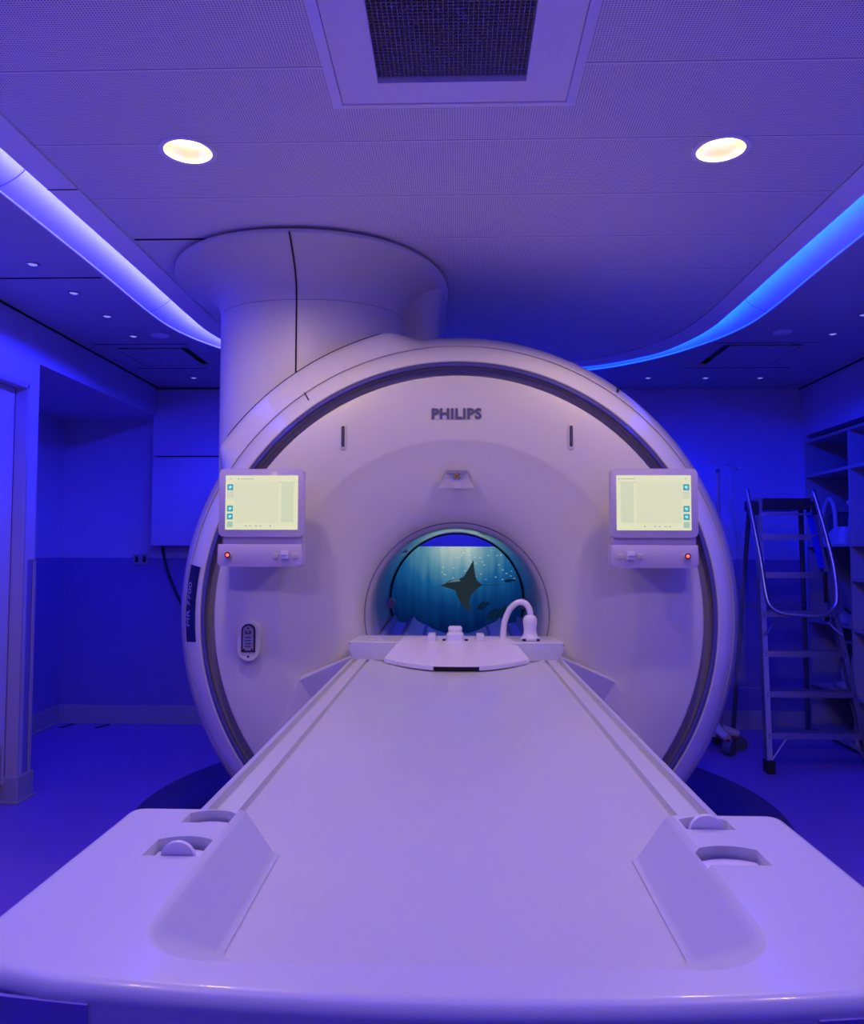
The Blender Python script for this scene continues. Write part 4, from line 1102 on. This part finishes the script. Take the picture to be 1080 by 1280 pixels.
a = lerp(R0, R1, 1.57 / 1.66); b = lerp(R0, R1, 1.21 / 1.66)
bm = bmesh.new(); vs = [bm.verts.new(p) for p in ((a.x - 0.004, a.y - 0.004, a.z), (a.x - 0.045, a.y - 0.004, a.z), (b.x - 0.045, b.y - 0.004, b.z), (b.x - 0.004, b.y - 0.004, b.z))]
bm.faces.new(vs); bmesh.ops.solidify(bm, geom=bm.faces[:], thickness=0.002)
lab = put('safety_label', bm_me(bm), Ld, mats='bluelabel'); lab['label'] = 'bright blue safety label'
put('spreader_strap', box(2.262, 2.285, 5.02, 5.03, 1.0, 1.19, 0.004), Ld, mats='dark')
put('spreader_strap', box(2.255, 2.285, 5.0, 5.01, 0.885, 0.925, 0.004), Ld, mats='dark')

# ================================================================== COVERED IV STAND
iv = thing('iv_stand', 'wheeled metal pole stand with a hook arm behind the scanner right edge', 'stand', (1.72, 5.45, 0.0))
put('pole', tube([(1.755, 5.42, 0.10), (1.755, 5.42, 1.89)], 0.011, 10), iv, mats='alu', smooth=40)
put('hook_arm', tube(smooth_path([(1.74, 5.42, 1.885), (1.80, 5.42, 1.895), (1.86, 5.42, 1.885), (1.895, 5.42, 1.865), (1.91, 5.42, 1.89)], 4), 0.006, 8), iv, mats='alu', smooth=180)
put('clamp', box(1.742, 1.768, 5.407, 5.433, 1.84, 1.87, 0.005), iv, mats='dark')
put('hub', lathe_z([(0.045, 0.09), (0.045, 0.15), (0.02, 0.17)], 1.72, 5.45, 20, True), iv, mats='coil', smooth=40)
for k in range(5):
    a = math.radians(-4 + 72 * k); c, s = math.cos(a), math.sin(a)
    ex, ey = 1.72 + 0.15 * c, 5.45 + 0.15 * s
    lg = put('leg', tube([(1.72 + 0.02 * c, 5.45 + 0.02 * s, 0.14), (ex, ey, 0.105)], [0.035, 0.024], 10), iv, mats='coil', smooth=40)
    put('leg_underside', tube([(1.72 + 0.03 * c, 5.45 + 0.03 * s, 0.103), (ex, ey, 0.082)], [0.022, 0.018], 8), lg, mats='redbrown')
    put('caster', tube([(ex + 0.012 * c - 0.02 * s, ey + 0.012 * s - 0.02, 0.044), (ex + 0.012 * c + 0.02 * s, ey + 0.012 * s + 0.02, 0.044)], 0.043, 20), lg, mats='caster', smooth=40)
# draped clear film
bm = bmesh.new(); rows = []
NZ_, NA = 22, 26
for i in range(NZ_):
    t = i / (NZ_ - 1); z = 1.90 - t * 1.45; row = []
    for j in range(NA):
        u = j / (NA - 1); a = PI * (1.15 - 1.3 * u) + PI
        wx = 0.07 + 0.07 * min(1, t * 2.2) ; wy = 0.05 + 0.10 * t
        ripple = 1 + 0.10 * math.sin(u * 31 + t * 5) * min(1, t * 3) + 0.05 * math.sin(u * 13 - t * 9)
        row.append(bm.verts.new((1.775 + wx * math.cos(a) * ripple, 5.44 + wy * math.sin(a) * ripple, z + 0.012 * math.sin(u * 9))))
    rows.append(row)
for i in range(NZ_ - 1):
    for j in range(NA - 1): bm.faces.new((rows[i][j], rows[i][j + 1], rows[i + 1][j + 1], rows[i + 1][j]))
cap = bm.verts.new((1.775, 5.42, 1.905))
for j in range(NA - 1): bm.faces.new((cap, rows[0][j + 1], rows[0][j]))
tag(put('plastic_cover', bm_me(bm), mats='film', smooth=180), 'clear crinkled plastic sheet draped over the pole stand', 'plastic cover')
